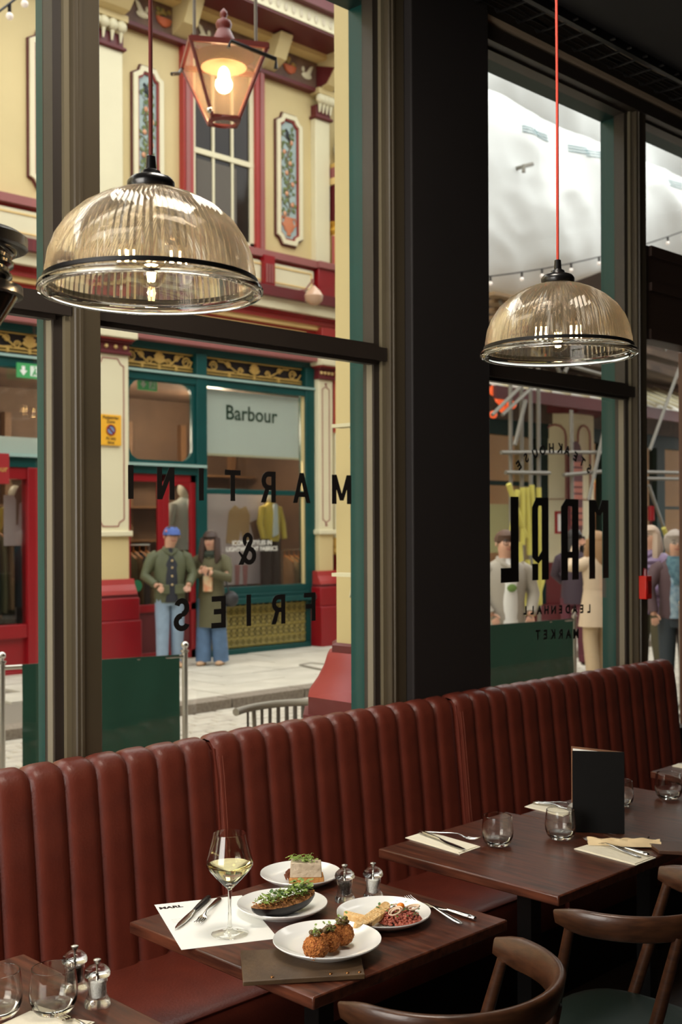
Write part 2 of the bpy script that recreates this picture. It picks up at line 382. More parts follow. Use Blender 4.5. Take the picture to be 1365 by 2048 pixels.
# ================================================================ BANQUETTES
PIT = .1056
def chan_mesh(dy, top):
    path = [(2.785, .40), (2.79, .47), (2.805, .62), (2.82, .78), (2.835, .92), (2.842, top - .055), (2.85, top - .022), (2.868, top - .004), (2.895, top), (2.92, top - .008), (2.935, top - .03), (2.94, top - .1)]
    m = MB(); n = 13; vs = []; fs = []
    for j, (y, z) in enumerate(path):
        a = path[max(j - 1, 0)]; b = path[min(j + 1, len(path) - 1)]; ty, tz = b[0] - a[0], b[1] - a[1]; L = math.hypot(ty, tz); ny, nz = -tz / L, ty / L
        for i in range(n):
            u = i / (n - 1) * 2 - 1; h = .0155 * (1 - abs(u) ** 4.5) - .003
            vs.append((u * PIT / 2, y + dy + ny * h, z + nz * h))
    for j in range(len(path) - 1):
        for i in range(n - 1): fs.append((j * n + i, j * n + i + 1, (j + 1) * n + i + 1, (j + 1) * n + i))
    return m.add(vs, fs)
def banquette(x0, x1, label, dy=0, top=1.035):
    nch = round((x1 - x0) / PIT); t = thing('banquette', label, 'banquette', ((x0 + x1) / 2, 2.6, 0), 0, 'leather wall banquettes')
    c = obj('channel', chan_mesh(dy, top), LEATHER, t, ang=80); pit = (x1 - x0) / nch
    for i in range(nch):
        loc = rl(t, (x0 + pit * (i + .5), 0, 0))
        if i == 0: c.location = loc
        else: place('channel', c.data, t, loc)
    seat = MB(); prof = [(2.80, .30), (2.36, .30), (2.345, .33), (2.34, .38), (2.345, .42), (2.362, .443), (2.40, .452), (2.60, .455), (2.80, .45)]
    seat.prism([(p[0] + dy, p[1]) for p in prof], x0 + .003, x1 - .003, 'x')
    obj('seat_cushion', seat, LEATHER, t, True, ang=50)
    pp = MB().tube([(x0 + .01, 2.362 + dy, .447), (x1 - .01, 2.362 + dy, .447)], .0035, 6); obj('seat_piping', pp, LEATHER, t, True)
    obj('plinth', MB().box(x0, x1, 2.42, 2.9, 0, .30), BLACKM, t, True, smooth=False)
    sidep = [(2.80, .30), (2.79, .47), (2.83, .92), (2.845, top - .03), (2.87, top - .012), (2.92, top - .014), (2.935, top - .04), (2.94, .30)]
    obj('end_panel', MB().prism([(p[0] + dy, p[1]) for p in sidep], x1 - .012, x1, 'x'), LEATHER, t, True); obj('end_panel', MB().prism([(p[0] + dy, p[1]) for p in sidep], x0, x0 + .012, 'x'), LEATHER, t, True)
    sp = MB()
    for o_ in (.004, .018):
        sp.tube([(x0 + o_, y + dy - .017, z) for (y, z) in ((2.785, .47), (2.805, .62), (2.835, .92), (2.845, top - .05))], .0007, 5)
    obj('stitching', sp, mat('stitch_thread', (140, 76, 58), .7), t, True)
banquette(-.78, 2.272, 'red brown channelled leather banquette nearest the camera, left end of the row')
banquette(2.272, 3.43, 'red brown leather banquette in front of the dark pillar, middle of the row', -.012, 1.043)
banquette(3.43, 5.07, 'red brown leather banquette in shade, far right end of the row', -.03, 1.05)
# ================================================================ TABLES
def table(x0, x1, y0, y1, label):
    cx, cy = (x0 + x1) / 2, (y0 + y1) / 2; t = thing('bistro_table', label, 'table', (cx, cy, 0), 0, 'square dark wood dining tables')
    obj('tabletop', MB().box(x0, x1, y0, y1, .722, .75), WOOD, t, True, bevel=.004)
    obj('column', MB().box(cx - .025, cx + .025, cy - .025, cy + .025, .03, .70), BLACKM, t, True, smooth=False)
    obj('cross_arm', MB().box(x0 + .09, x1 - .09, cy - .02, cy + .02, .695, .722).box(cx - .02, cx + .02, y0 + .09, y1 - .05, .69, .7215), BLACKM, t, True, smooth=False)
    obj('foot', MB().box(cx - .2, cx + .2, cy - .2, cy + .2, 0, .012).box(cx - .05, cx + .05, cy - .05, cy + .05, .012, .035), BLACKM, t, True, bevel=.004)
table(.69, 1.335, 1.70, 2.345, 'dark wood table in the bottom left corner with salt and pepper mills')
table(1.62, 2.27, 1.705, 2.35, 'dark wood table laid with the wine glass and four plates of food')
table(2.505, 3.128, 1.72, 2.355, 'dark wood table with two tumblers and the standing menu')
table(3.132, 3.745, 1.72, 2.30, 'dark wood table pushed up behind the one with the standing menu')
table(4.03, 4.65, 1.72, 2.34, 'far dark wood table cut off by the right edge of the picture')
# ================================================================ CHAIRS
def chair(cx, label):
    ty = 1.545; t = thing('captains_chair', label, 'chair', (cx, ty, 0), 0, 'curved back walnut chairs')
    # curved back rail: flat band swept on a half ellipse
    m = MB(); vs = []; fs = []; N = 36
    sec = [(-.5, .0), (-.42, .42), (-.15, .5), (.15, .5), (.42, .42), (.5, 0), (.42, -.42), (.15, -.5), (-.15, -.5), (-.42, -.42)]
    for i in range(N + 1):
        a = PI * i / N; ca, sa = math.cos(a), math.sin(a)
        p = Vector((-.235 * ca, -.27 * (sa ** .8 if sa > 0 else 0), .795)); nn = Vector((-ca / .235, -sa / .27, 0)).normalized()
        e = min(i, N - i) / N; hgt = .064 * (min(1, .72 + e * 5)); th = .026 * min(1, .8 + e * 3)
        if i in (0, N): hgt = .034; th = .014
        lean = .25
        for (u, v) in sec:
            q = p + nn * (u * th + v * hgt * lean) + Vector((0, 0, v * hgt)); vs.append(q)
    for i in range(N):
        for j in range(10): fs.append((i * 10 + j, i * 10 + (j + 1) % 10, (i + 1) * 10 + (j + 1) % 10, (i + 1) * 10 + j))
    fs.append(tuple(range(10))); fs.append(tuple(N * 10 + j for j in range(9, -1, -1))); m.add(vs, fs)
    obj('back_rail', m, CHAIRWOOD, t, ang=60)
    seat = MB(); pts = [(.21 * math.cos(a) * (1 if abs(math.cos(a)) < .8 else .97), .20 * math.sin(a) - .02) for a in [2 * PI * q / 28 for q in range(28)]]
    pts = [(math.copysign(abs(p[0] / .21) ** .7, p[0]) * .215, math.copysign(abs((p[1] + .02) / .2) ** .7, p[1] + .02) * .2 - .02) for p in pts]
    seat.prism(pts, .425, .455, 'z'); obj('seat_frame', seat, CHAIRWOOD, t, bevel=.004)
    pad = MB(); rr = [(1, .455), (1.0, .47), (.95, .484), (.8, .492), (.4, .496), (.02, .497)]
    vs = []; fs = []
    for (s_, z) in rr: vs += [(p[0] * .95 * s_, (p[1] + .02) * .95 * s_ - .02, z) for p in pts]
    for i in range(len(rr) - 1):
        for j in range(28): fs.append((i * 28 + j, i * 28 + (j + 1) % 28, (i + 1) * 28 + (j + 1) % 28, (i + 1) * 28 + j))
    fs.append(tuple(len(rr) * 28 - 28 + j for j in range(28))); pad.add(vs, fs)
    obj('seat_pad', pad, mat('dark_green_leather', (16, 30, 24), .45, bump=.05, bscale=60), t, ang=60)
    for (tx, ty_, bx, by) in ((-.222, -.03, -.19, .06), (.222, -.03, .19, .06), (-.11, -.245, -.12, -.16), (.11, -.245, .12, -.16)):
        obj('back_post', MB().tube([(tx, ty_, .775), ((tx + bx) / 2, (ty_ + by) / 2, .61), (bx, by, .45)], [.012, .015, .016], 10), CHAIRWOOD, t)
    for sx_ in (-1, 1):
        for sy_ in (-1, 1):
            obj('leg', MB().tube([(sx_ * .15, sy_ * .14 - .02, .43), (sx_ * .20, sy_ * .19 - .02, 0)], [.018, .012], 10), CHAIRWOOD, t)
    return t
ch = chair(1.775, 'curved back walnut chair at the table laid with food')
dup(ch, (2.495, 1.56, 0), 0, 'walnut chair with green seat at the table holding the standing menu')
# ================================================================ PENDANT LAMPS
WARM = (255, 206, 140)
def ribbed(n, prof, amp, thick):
    m = MB(); outer_ = MB().lathe(prof, n, ribs=1, amp=amp)
    m.add(outer_.v, outer_.f)
    inner = [(max(r - thick, .004), z - (thick * .6 if z > .1 else 0)) for (r, z) in prof]
    q = MB().lathe(inner, n); base = len(m.v); m.add(q.v, [tuple(reversed(f)) for f in q.f])
    for kk in range(n):     # close both rims
        m.f.append((kk, (kk + 1) % n, base + (kk + 1) % n, base + kk)); L = (len(prof) - 1) * n
        m.f.append((L + kk, base + L + kk, base + L + (kk + 1) % n, L + (kk + 1) % n))
    return m
def pendant(loc, label, cordmat):
    t = thing('pendant_lamp', label, 'pendant lamp', loc, 0, 'ribbed glass pendant lamps')
    prof = [(.189, .005), (.187, .03), (.182, .06), (.170, .09), (.151, .118), (.123, .143), (.090, .162), (.062, .173), (.036, .179)]
    obj('glass_dome', ribbed(176, prof, .0019, .004), mix_glass('ribbed_glass', (.99, .965, .925), 1.36, .24, .035, (1, .93, .82)), t, ang=20)
    rim = MB().lathe([(.186, .006), (.192, .006), (.201, .003), (.2035, -.003), (.2025, -.009), (.198, -.012), (.190, -.011), (.185, -.006), (.183, .0), (.184, .005), (.186, .006)], 96)
    obj('glass_rim', rim, GLASS, t)
    obj('black_band', MB().lathe([(.1905, .008), (.1935, .009), (.193, .016), (.190, .017)], 96), BLACKM, t)
    cap = MB().lathe([(.001, .182), (.040, .180), (.043, .186), (.043, .193), (.038, .200), (.028, .204), (.019, .207), (.017, .213), (.010, .217), (.0085, .240), (.005, .242)], 40)
    obj('gallery_cap', cap, BLACK, t)
    obj('lamp_holder', MB().lathe([(.012, .182), (.017, .178), (.018, .085), (.014, .078), (.001, .078)], 20), BLACK, t)
    obj('cord', MB().tube([(0, 0, .238), (.0008, 0, .7), (-.0008, .001, 1.2), (0, 0, 3.84 - loc[2])], .0038, 10), cordmat, t)
    obj('ceiling_rose', MB().lathe([(.05, 3.84 - loc[2]), (.05, 3.82 - loc[2]), (.001, 3.815 - loc[2])], 24), BLACK, t)
    b = obj('bulb', MB().lathe([(.001, .001), (.014, .004), (.023, .012), (.028, .026), (.027, .041), (.020, .056), (.013, .068), (.012, .078)], 28), pane_mat('bulb_glass', (.98, .93, .82), 1, 1.35), t)
    fil = MB()
    for q in range(4):
        a = q * PI / 2 + .4; fil.tube([(.005 * math.cos(a), .005 * math.sin(a), .014), (.008 * math.cos(a), .008 * math.sin(a), .052)], .0022, 6)
    obj('filament', fil, emis('filament_glow', (255, 214, 150), 110), b)
    l = point('bulb_light', (loc[0], loc[1], loc[2] + .03), 3.2, (1, .72, .42), .012)
    return t
CORD1 = mat('red_brown_cord', (104, 34, 26), .7); CORD2 = mat('red_fabric_cord', (196, 62, 44), .7)
p1 = onD(303, 578, 2.11); p2 = onD(1117, 705, 3.03)
pendant((p1.x, p1.y, p1.z), 'large ribbed glass dome pendant lamp hanging on the left before the tall window', CORD1)
pendant((p2.x, p2.y, p2.z), 'ribbed glass dome pendant lamp on an orange red cord at the right', CORD2)
# smoked lantern cut off by the left edge
p3 = onD(-78, 575, 2.0); u = 2.0 / F
def zz(y): return (575 - y) * u
t = thing('black_lantern', 'black smoked glass lantern partly cut off by the left edge of the picture', 'lantern', tuple(p3))
SM = mat('smoked_black_glass', (14, 13, 13), .12, coat=.5)
obj('top_band', MB().lathe([(.001, zz(462)), (.10, zz(464)), (.112, zz(474)), (.112, zz(494)), (.104, zz(498)), (.09, zz(499))], 48), BLACK, t)
pr = []
for q in range(13):
    y = 499 + q * 6; pr.append((.090 - .009 * math.sin(q / 12 * PI * .6) + (.004 if q % 4 < 2 else -.002), zz(y)))
obj('fluted_body', MB().lathe(pr, 48), SM, t)
obj('lower_band', MB().lathe([(.09, zz(572)), (.103, zz(572)), (.104, zz(590)), (.09, zz(593))], 48), BLACK, t)
obj('cone', MB().lathe([(.094, zz(592)), (.085, zz(610)), (.066, zz(645)), (.04, zz(690)), (.012, zz(720)), (.001, zz(722))], 48), SM, t)
obj('edge_wire', MB().lathe([(.0955, zz(591)), (.087, zz(610)), (.0675, zz(645)), (.0665, zz(645)), (.085, zz(610)), (.094, zz(591))], 8), mat('aged_brass', (150, 104, 60), .35, metal=1), t)
obj('hanging_rod', MB().tube([(0, 0, zz(463)), (0, 0, 3.84 - p3.z)], .006, 8), BLACKM, t)
# red call point on the mullion
p = onY(1289, 1174, 2.95)
t = thing('fire_alarm_box', 'small red fire alarm box fixed to the window post at the right', 'alarm box', tuple(p))
obj('housing', MB().box(-.03, .024, -.03, .012, -.058, .055), mat('alarm_red', (214, 30, 20), .35), t, bevel=.004)
obj('face_plate', MB().box(-.02, .014, -.033, -.029, -.03, .03), mat('alarm_red_dark', (150, 16, 14), .3), t)
obj('conduit', MB().tube([(-.002, -.008, .055), (-.002, -.008, .085), (.0, 0, .09)], [.012, .009, .004], 8), RED, t)
# ================================================================ STREET
FY = 12.3
def fx(px, Y=FY): return onY(px, HZ, Y).x
def fz(px, py, Y=FY): return onY(px, py, Y).z
ZS = -.02
struct('ground', MB().box(-6, 40, 3.2, 30, -.25, -.16), mat('street_bedding', (120, 112, 100), .9), smooth=False)
SLABM = mat('york_stone_slab', (176, 170, 156), .75, rgb2=(196, 190, 176), scale=2.2, bump=.2, bscale=12)
pv = struct('pavement', MB().box(2, 26, 9.32, 15, -.16, -.05), mat('pavement_joint', (120, 112, 100), .9), smooth=False)
random.seed(3)
sm = [obj('slab', MB().box(-.445, .445, -.292, .292, -.04, 0), SLABM, pv, bevel=.006)]
sm[0].location = (6.3, 9.62, ZS); c0 = True
for r_ in range(5):
    for c_ in range(13):
        x = 6.3 + c_ * .9 + (r_ % 2) * .45 ; y = 9.62 + r_ * .592
        if r_ == 0 and c_ == 0: continue
        place('slab', sm[0].data, pv, (x, y, ZS + random.uniform(-.004, .004)))
KERBM = mat('granite_kerb', (112, 100, 88), .8, rgb2=(140, 130, 116), scale=30, bump=.2, bscale=40)
kb = struct('kerb', MB().box(2, 26, 9.06, 9.32, -.16, -.14), KERBM, smooth=False)
ks = obj('kerb_stone', MB().box(-.49, .49, -.13, .13, -.13, 0), KERBM, kb, bevel=.012); ks.location = (4.0, 9.19, ZS)
for i in range(1, 20): place('kerb_stone', ks.data, kb, (4.0 + i * 1.0, 9.19, ZS))
road = struct('road', MB().box(-6, 30, 4.2, 9.06, -.2, -.15), mat('sett_bedding', (112, 104, 92), .9), smooth=False)
stt = MB(); y = 4.25; rowi = 0
while y < 9.0:
    x = 2.6 + (rowi % 2) * .13
    while x < 16.5:
        if abs((x + .13) / (y + .07) - 1.35) < .75 or x < 9:
            h = random.uniform(-.006, .006) - .115; w = random.uniform(.235, .25); X0, X1, Y0, Y1 = x, x + w, y, y + .125; e = .014
            stt.add([(X0, Y0, -.155), (X1, Y0, -.155), (X1, Y1, -.155), (X0, Y1, -.155), (X0, Y0, h - e), (X1, Y0, h - e), (X1, Y1, h - e), (X0, Y1, h - e), (X0 + e, Y0 + e, h), (X1 - e, Y0 + e, h), (X1 - e, Y1 - e, h), (X0 + e, Y1 - e, h)],
                    [(0, 1, 5, 4), (1, 2, 6, 5), (2, 3, 7, 6), (3, 0, 4, 7), (4, 5, 9, 8), (5, 6, 10, 9), (6, 7, 11, 10), (7, 4, 8, 11), (8, 9, 10, 11)])
        x += .26
    y += .138; rowi += 1
o = obj('setts', stt, mat('granite_setts', (168, 160, 146), .75, rgb2=(190, 184, 170), scale=5, bump=.2, bscale=30), road, smooth=False); o['kind'] = 'stuff'
struct('near_pavement', MB().box(-6, 30, 3.2, 4.2, -.16, -.03), SLABM, smooth=False)
mh = thing('manhole_cover', 'square metal inspection cover set in the pavement before the shop', 'cover', tuple(onZ(628, 1333, ZS)))
q = [onZ(600, 1331, ZS + .004), onZ(622, 1327, ZS + .004), onZ(668, 1331, ZS + .004), onZ(644, 1340, ZS + .004)]
MHM = mat('worn_cover_metal', (130, 124, 112), .5, metal=.3)
obj('lid', MB().prism([(v.x, v.y) for v in q], ZS + .001, ZS + .006, 'z'), SLABM, mh, True, smooth=False)
obj('rim', MB().tube([(v.x, v.y, ZS + .008) for v in q], .012, 6, closed=True), MHM, mh, True)
# ================================================================ SHOP BUILDING OPPOSITE
def B(mb, x0, x1, z0, z1, y0, y1=None): return mb.box(min(x0, x1), max(x0, x1), y0, FY + .1 if y1 is None else y1, min(z0, z1), max(z0, z1))
P1a, P1b = 7.86, 8.41; P2a, P2b = 11.71, 12.0
bld = thing('shop_building', 'cream and maroon painted market building with decorated panels across the street', 'building', (9.5, 12.5, 0))
up = MB(); B(up, 5.2, 12.5, 5.3, 8.06, FY, FY + .3)
obj('upper_wall', up, CREAM, bld, True, smooth=False)
m = MB(); B(m, 12.5, 12.6, -.05, 10, FY + .1, 16); obj('side_wall', m, CREAM, bld, True, smooth=False)
# horizontal mouldings: (z0,z1,yfront,mat)
for nm, z0, z1, yf, mt in (('fascia_rail', 4.10, 4.19, 12.12, PINKM), ('fascia', 4.19, 4.56, 12.2, REDL), ('fascia_bead', 4.56, 4.62, 12.14, YELLOWC), ('cornice_step', 4.62, 4.69, 12.1, REDL), ('cornice_step', 4.69, 4.735, 12.06, RED),
                           ('cornice_band', 4.735, 4.88, 11.98, CREAML), ('cornice_cap', 4.88, 5.02, 11.9, MAROON), ('panel_band', 5.02, 5.46, 12.22, REDL), ('string_moulding', 5.46, 5.56, 12.13, PINKM),
                           ('frieze', 8.06, 8.46, 12.2, mat('frieze_brown', (92, 66, 56), .6, rgb2=(120, 92, 70), scale=6)), ('frieze_line', 8.03, 8.08, 12.17, MAROON), ('frieze_moulding', 8.46, 8.53, 12.0, YELLOWC), ('soffit', 8.53, 8.56, 11.5, MAROON),
                           ('corona_band', 8.56, 8.78, 11.48, CREAML), ('cyma', 8.78, 9.0, 11.36, MAROON), ('cyma_step', 9.0, 9.1, 11.3, PINKM), ('parapet', 9.1, 10.6, 12.1, CREAM)):
    m = MB(); B(m, 5.2, 12.55, z0, z1, yf, FY + .3); obj(nm, m, mt, bld, True, smooth=False)
# fascia inset line and cream lozenge boxes
for (xa, xb) in ((5.3, 7.72), (8.5, 9.25), (9.4, 10.7), (10.8, 11.65)):
    m = MB(); B(m, xa, xb, 5.08, 5.42, 12.17); obj('lozenge_panel', m, CREAML, bld, True, bevel=.03)
    m = MB(); o1 = [(xa + .06, 5.13), (xb - .06, 5.13), (xb - .06, 5.37), (xa + .06, 5.37)]; o2 = [(xa + .08, 5.15), (xb - .08, 5.15), (xb - .08, 5.35), (xa + .08, 5.35)]
    m.frame(o1, o2, 12.16, 12.18); obj('panel_line', m, YELLOWC, bld, True, smooth=False)
m = MB(); B(m, 8.6, 11.5, 4.26, 4.29, 12.19); B(m, 8.6, 11.5, 4.50, 4.52, 12.19); B(m, 5.4, 7.7, 4.26, 4.29, 12.19); obj('fascia_line', m, YELLOWC, bld, True, smooth=False)
for xc in (9.33, 10.72, 7.78):
    m = MB(); B(m, xc - .1, xc + .1, 5.04, 5.48, 12.1)
    obj('console', m, RED, bld, True, smooth=False); m = MB()
    for g in range(3): B(m, xc - .07 + g * .05, xc - .045 + g * .05, 5.1, 5.36, 12.085, 12.1)
    obj('console_fluting', m, PINKM, bld, True, smooth=False)
# egg and dart along the corona
m = MB()
for i in range(46): m.sphere((6.0 + i * .14, 11.475, 8.66), (.035, .012, .06), 8, 6)
obj('egg_moulding', m, mat('warm_grey_relief', (206, 196, 170), .6), bld, True)
# upper pilasters and brackets
def up_pil(xa, xb):
    m = MB(); B(m, xa, xb, 5.56, 7.66, 12.2); obj('upper_pilaster', m, CREAML, bld, True, bevel=.01)
    m = MB(); B(m, xa - .03, xb + .03, 7.66, 7.70, 12.15); B(m, xa, xb, 7.70, 7.86, 12.18); obj('pilaster_capital', m, MAROON, bld, True, bevel=.01)
    m = MB()
    for i in range(4): m.sphere((xa + (xb - xa) * (i + .5) / 4, 12.13, 7.93), (.075, .06, .075), 10, 8)
    for i in range(4): m.tube([(xa + (xb - xa) * (i + .5) / 4, 12.14, 7.88), (xa + (xb - xa) * (i + .5) / 4, 12.15, 7.74)], [.03, .012], 8)
    obj('rosettes', m, CREAML, bld, True)
    m = MB(); B(m, xa - .02, xb + .02, 8.0, 8.08, 12.1); m.prism([(12.2, 8.06), (11.98, 8.10), (11.78, 8.30), (11.62, 8.46), (11.62, 8.53), (12.2, 8.53)], xa + .04, xb - .04, 'x')
    obj('bracket', m, CREAM, bld, True, smooth=False)
    m = MB(); m.prism([(12.2, 8.09), (12.0, 8.12), (11.84, 8.30), (12.2, 8.42)], xa + .02, xa + .04, 'x'); obj('bracket_cheek', m, MAROON, bld, True, smooth=False)
    m = MB(); B(m, xa - .02, xb + .02, 5.02, 5.5, 12.12); obj('pilaster_foot', m, RED, bld, True, bevel=.01)
    m = MB(); B(m, xa - .04, xb + .04, 5.46, 5.56, 12.08); obj('foot_moulding', m, PINKM, bld, True, bevel=.01)
up_pil(P1a, P1b - .04); up_pil(P2a, P2b); up_pil(5.5, 6.0)
for xc in (9.25, 10.8):
    m = MB(); m.prism([(12.2, 8.1), (11.95, 8.2), (11.8, 8.5), (12.2, 8.5)], xc - .11, xc + .11, 'x'); obj('bracket', m, CREAM, bld, True, smooth=False)
# frieze paintings: doves and orange bowls
fr = MB(); fo = MB(); fl = MB()
for xc in (9.0, 11.2, 10.0):
    for s_ in (-1, 1):
        x = xc + s_ * .33; fr.sphere((x, 12.19, 8.22), (.10, .02, .05), 8, 6).sphere((x - s_ * .07, 12.19, 8.30), (.03, .015, .04), 6, 5)
        fr.tube([(x + s_ * .02, 12.185, 8.24), (x + s_ * .08, 12.185, 8.34), (x + s_ * .12, 12.185, 8.38)], [.04, .03, .005], 6, .4)
    fo.loft([(8.16, xc, 12.19, .03, .02), (8.2, xc, 12.19, .10, .03), (8.27, xc, 12.19, .13, .03)], 12)
    for i in range(7): fl.sphere((xc + random.uniform(-.12, .12), 12.19, 8.31 + random.uniform(-.02, .07)), (.04, .02, .03), 7, 5)
obj('dove_painting', fr, CREAML, bld, True); obj('bowl_painting', fo, mat('terracotta_paint', (190, 96, 56), .6), bld, True); obj('foliage_painting', fl, mat('foliage_paint', (110, 110, 60), .7, rgb2=(170, 130, 60), scale=12), bld, True)
# decorated vertical panels
def notch(x0, x1, z0, z1, q):
    return [(x0 + q, z0), (x1 - q, z0), (x1 - q * .8, z0 + q * .55), (x1, z0 + q), (x1, z1 - q), (x1 - q * .5, z1 - q * .75), (x1 - q, z1), (x0 + q, z1), (x0 + q * .8, z1 - q * .55), (x0, z1 - q), (x0, z0 + q), (x0 + q * .5, z0 + q * .75)]
def vine(x0, x1, z0, z1, lab):
    t = thing('painted_panel', lab, 'panel', ((x0 + x1) / 2, FY, z0), 0, 'vine panels on the market facade')
    o0 = notch(x0, x1, z0, z1, .13); o1 = notch(x0 + .022, x1 - .022, z0 + .022, z1 - .022, .12); o2 = notch(x0 + .085, x1 - .085, z0 + .085, z1 - .085, .09); o3 = notch(x0 + .11, x1 - .11, z0 + .11, z1 - .11, .08)
    obj('outer_line', MB().frame(o0, o1, FY - .03, FY + .01), mat('dark_maroon_line', (84, 30, 28), .6), t, True, smooth=False)
    obj('moulding', MB().frame(o1, o2, FY - .06, FY + .01), CREAML, t, True, smooth=False)
    obj('inner_line', MB().frame(o2, o3, FY - .04, FY + .01), mat('panel_red_line', (142, 50, 46), .5), t, True, smooth=False)
    obj('blue_field', MB().prism(o3, FY - .012, FY + .01), mat('pale_blue_field', (160, 178, 176), .6, var=.06, scale=4), t, True, smooth=False)
    xc = (x0 + x1) / 2; yy = FY - .018; m = MB(); lf = MB(); fr_ = MB(); w = (x1 - x0) / 2 - .13
    m.tube([(xc + .03 * math.sin(i * 1.1), yy, z0 + .45 + (z1 - z0 - .8) * i / 14) for i in range(15)], .010, 5)
    n = 24
    for i in range(n):
        z = z0 + .46 + (z1 - z0 - .72) * i / n; s_ = 1 if i % 2 else -1; ex = xc + s_ * w * random.uniform(.45, .95)
        m.tube([(xc, yy, z - .02), ((xc + ex) / 2, yy, z + .03), (ex, yy, z + .05)], [.007, .005, .003], 4)
        for q_ in range(3):
            a = random.uniform(0, 2 * PI); px_, pz_ = ex - s_ * random.uniform(0, .08), z + .05 + random.uniform(-.03, .03); L = .075
            dx_, dz_ = math.cos(a) * L, math.sin(a) * L
            lf.add([(px_, yy - .006, pz_), (px_ + dx_ * .5 - dz_ * .3, yy - .008, pz_ + dz_ * .5 + dx_ * .3), (px_ + dx_, yy - .006, pz_ + dz_), (px_ + dx_ * .5 + dz_ * .3, yy - .004, pz_ + dz_ * .5 - dx_ * .3)], [(0, 1, 2, 3)])
        if i % 3 == 0: fr_.sphere((ex - s_ * .04, yy - .006, z + .0), (.033, .012, .036), 8, 6)
    obj('stem', m, mat('bark_paint', (110, 94, 70), .7), t, True); o = obj('leaf_painting', lf, mat('leaf_paint', (84, 100, 58), .7, rgb2=(120, 132, 78), scale=9), t, True); o['kind'] = 'stuff'
    obj('fruit_painting', fr_, mat('peach_fruit_paint', (196, 128, 96), .6, rgb2=(214, 168, 128), scale=7), t, True)
    u = MB(); u.loft([(z0 + .16, xc, yy, .05, .012), (z0 + .19, xc, yy, .03, .012), (z0 + .24, xc, yy, .09, .016), (z0 + .32, xc, yy, .11, .018), (z0 + .38, xc, yy, .08, .016), (z0 + .42, xc, yy, .10, .016)], 14)
    for s_ in (-1, 1): u.tube([(xc + s_ * .09, yy, z0 + .28), (xc + s_ * .145, yy, z0 + .34), (xc + s_ * .12, yy, z0 + .42), (xc + s_ * .08, yy, z0 + .40)], .012, 6)
    obj('urn_painting', u, mat('terracotta_urn', (196, 122, 86), .6), t, True)
    bd = MB(); bd.sphere((xc - .02, yy - .006, z1 - .30), (.035, .012, .06), 8, 6).sphere((xc - .045, yy - .006, z1 - .24), (.02, .012, .02), 8, 6).tube([(xc, yy - .006, z1 - .34), (xc + .03, yy - .006, z1 - .42)], [.02, .006], 5)
    obj('bird_painting', bd, mat('bird_paint', (40, 44, 48), .7), t, True)
vine(fx(264), fx(329), 5.72, 7.62, 'blue vine panel behind the left pendant cord')
vine(fx(551), fx(606), 5.72, 7.62, 'blue vine panel with an orange urn right of the sash window')
vine(fx(56), fx(110), 5.72, 7.62, 'vine panel mostly hidden at the top left window edge')
# sash window upstairs
def sash(x0, x1, z0, z1, lab):
    t = thing('sash_window', lab, 'window', ((x0 + x1) / 2, FY, z0)); m = MB()
    for xa, xb in ((x0, x0 + .16), (x1 - .16, x1)): B(m, xa, xb, z0, z1, FY - .1)
    obj('maroon_surround', m, REDL, t, True, smooth=False); m = MB(); B(m, x0 + .03, x0 + .09, z0, z1, FY - .12); B(m, x1 - .09, x1 - .03, z0, z1, FY - .12); obj('surround_moulding', m, PINKM, t, True, smooth=False)
    a, b = x0 + .16, x1 - .16; m = MB(); zm = 6.72
    for xa, xb in ((a, a + .07), (b - .07, b)): B(m, xa, xb, z0, z1, FY - .05)
    B(m, a, b, zm - .035, zm + .035, FY - .055); B(m, a, b, z0, z0 + .08, FY - .05); B(m, a, b, z1 - .06, z1, FY - .05)
    for f in (1 / 3, 2 / 3):
        xx = a + .05 + (b - a - .1) * f; B(m, xx - .018, xx + .018, z0, z1, FY - .045)
    obj('sash_frame', m, CREAML, t, True, smooth=False)
    for f in range(3):
        xa = a + .05 + (b - a - .1) * f / 3; xb = a + .05 + (b - a - .1) * (f + 1) / 3
        for (za, zb) in ((z0, zm), (zm, z1)):
            m = MB(); B(m, xa, xb, za, zb, FY - .02, FY - .01); obj('glazing', m, mat('upper_window_glass', (34, 28, 24), .08, rgb2=(46, 38, 32), scale=1.2, spec=.2), t, True, smooth=False)
    m = MB(); B(m, a + .1, b - .3, z0 + .05, zm - .1, FY - .032, FY - .028); obj('blind', m, mat('grey_blind', (96, 90, 82), .8), t, True, smooth=False)
sash(9.32, 10.73, 5.56, 8.03, 'white sash window with maroon surround above the shop')
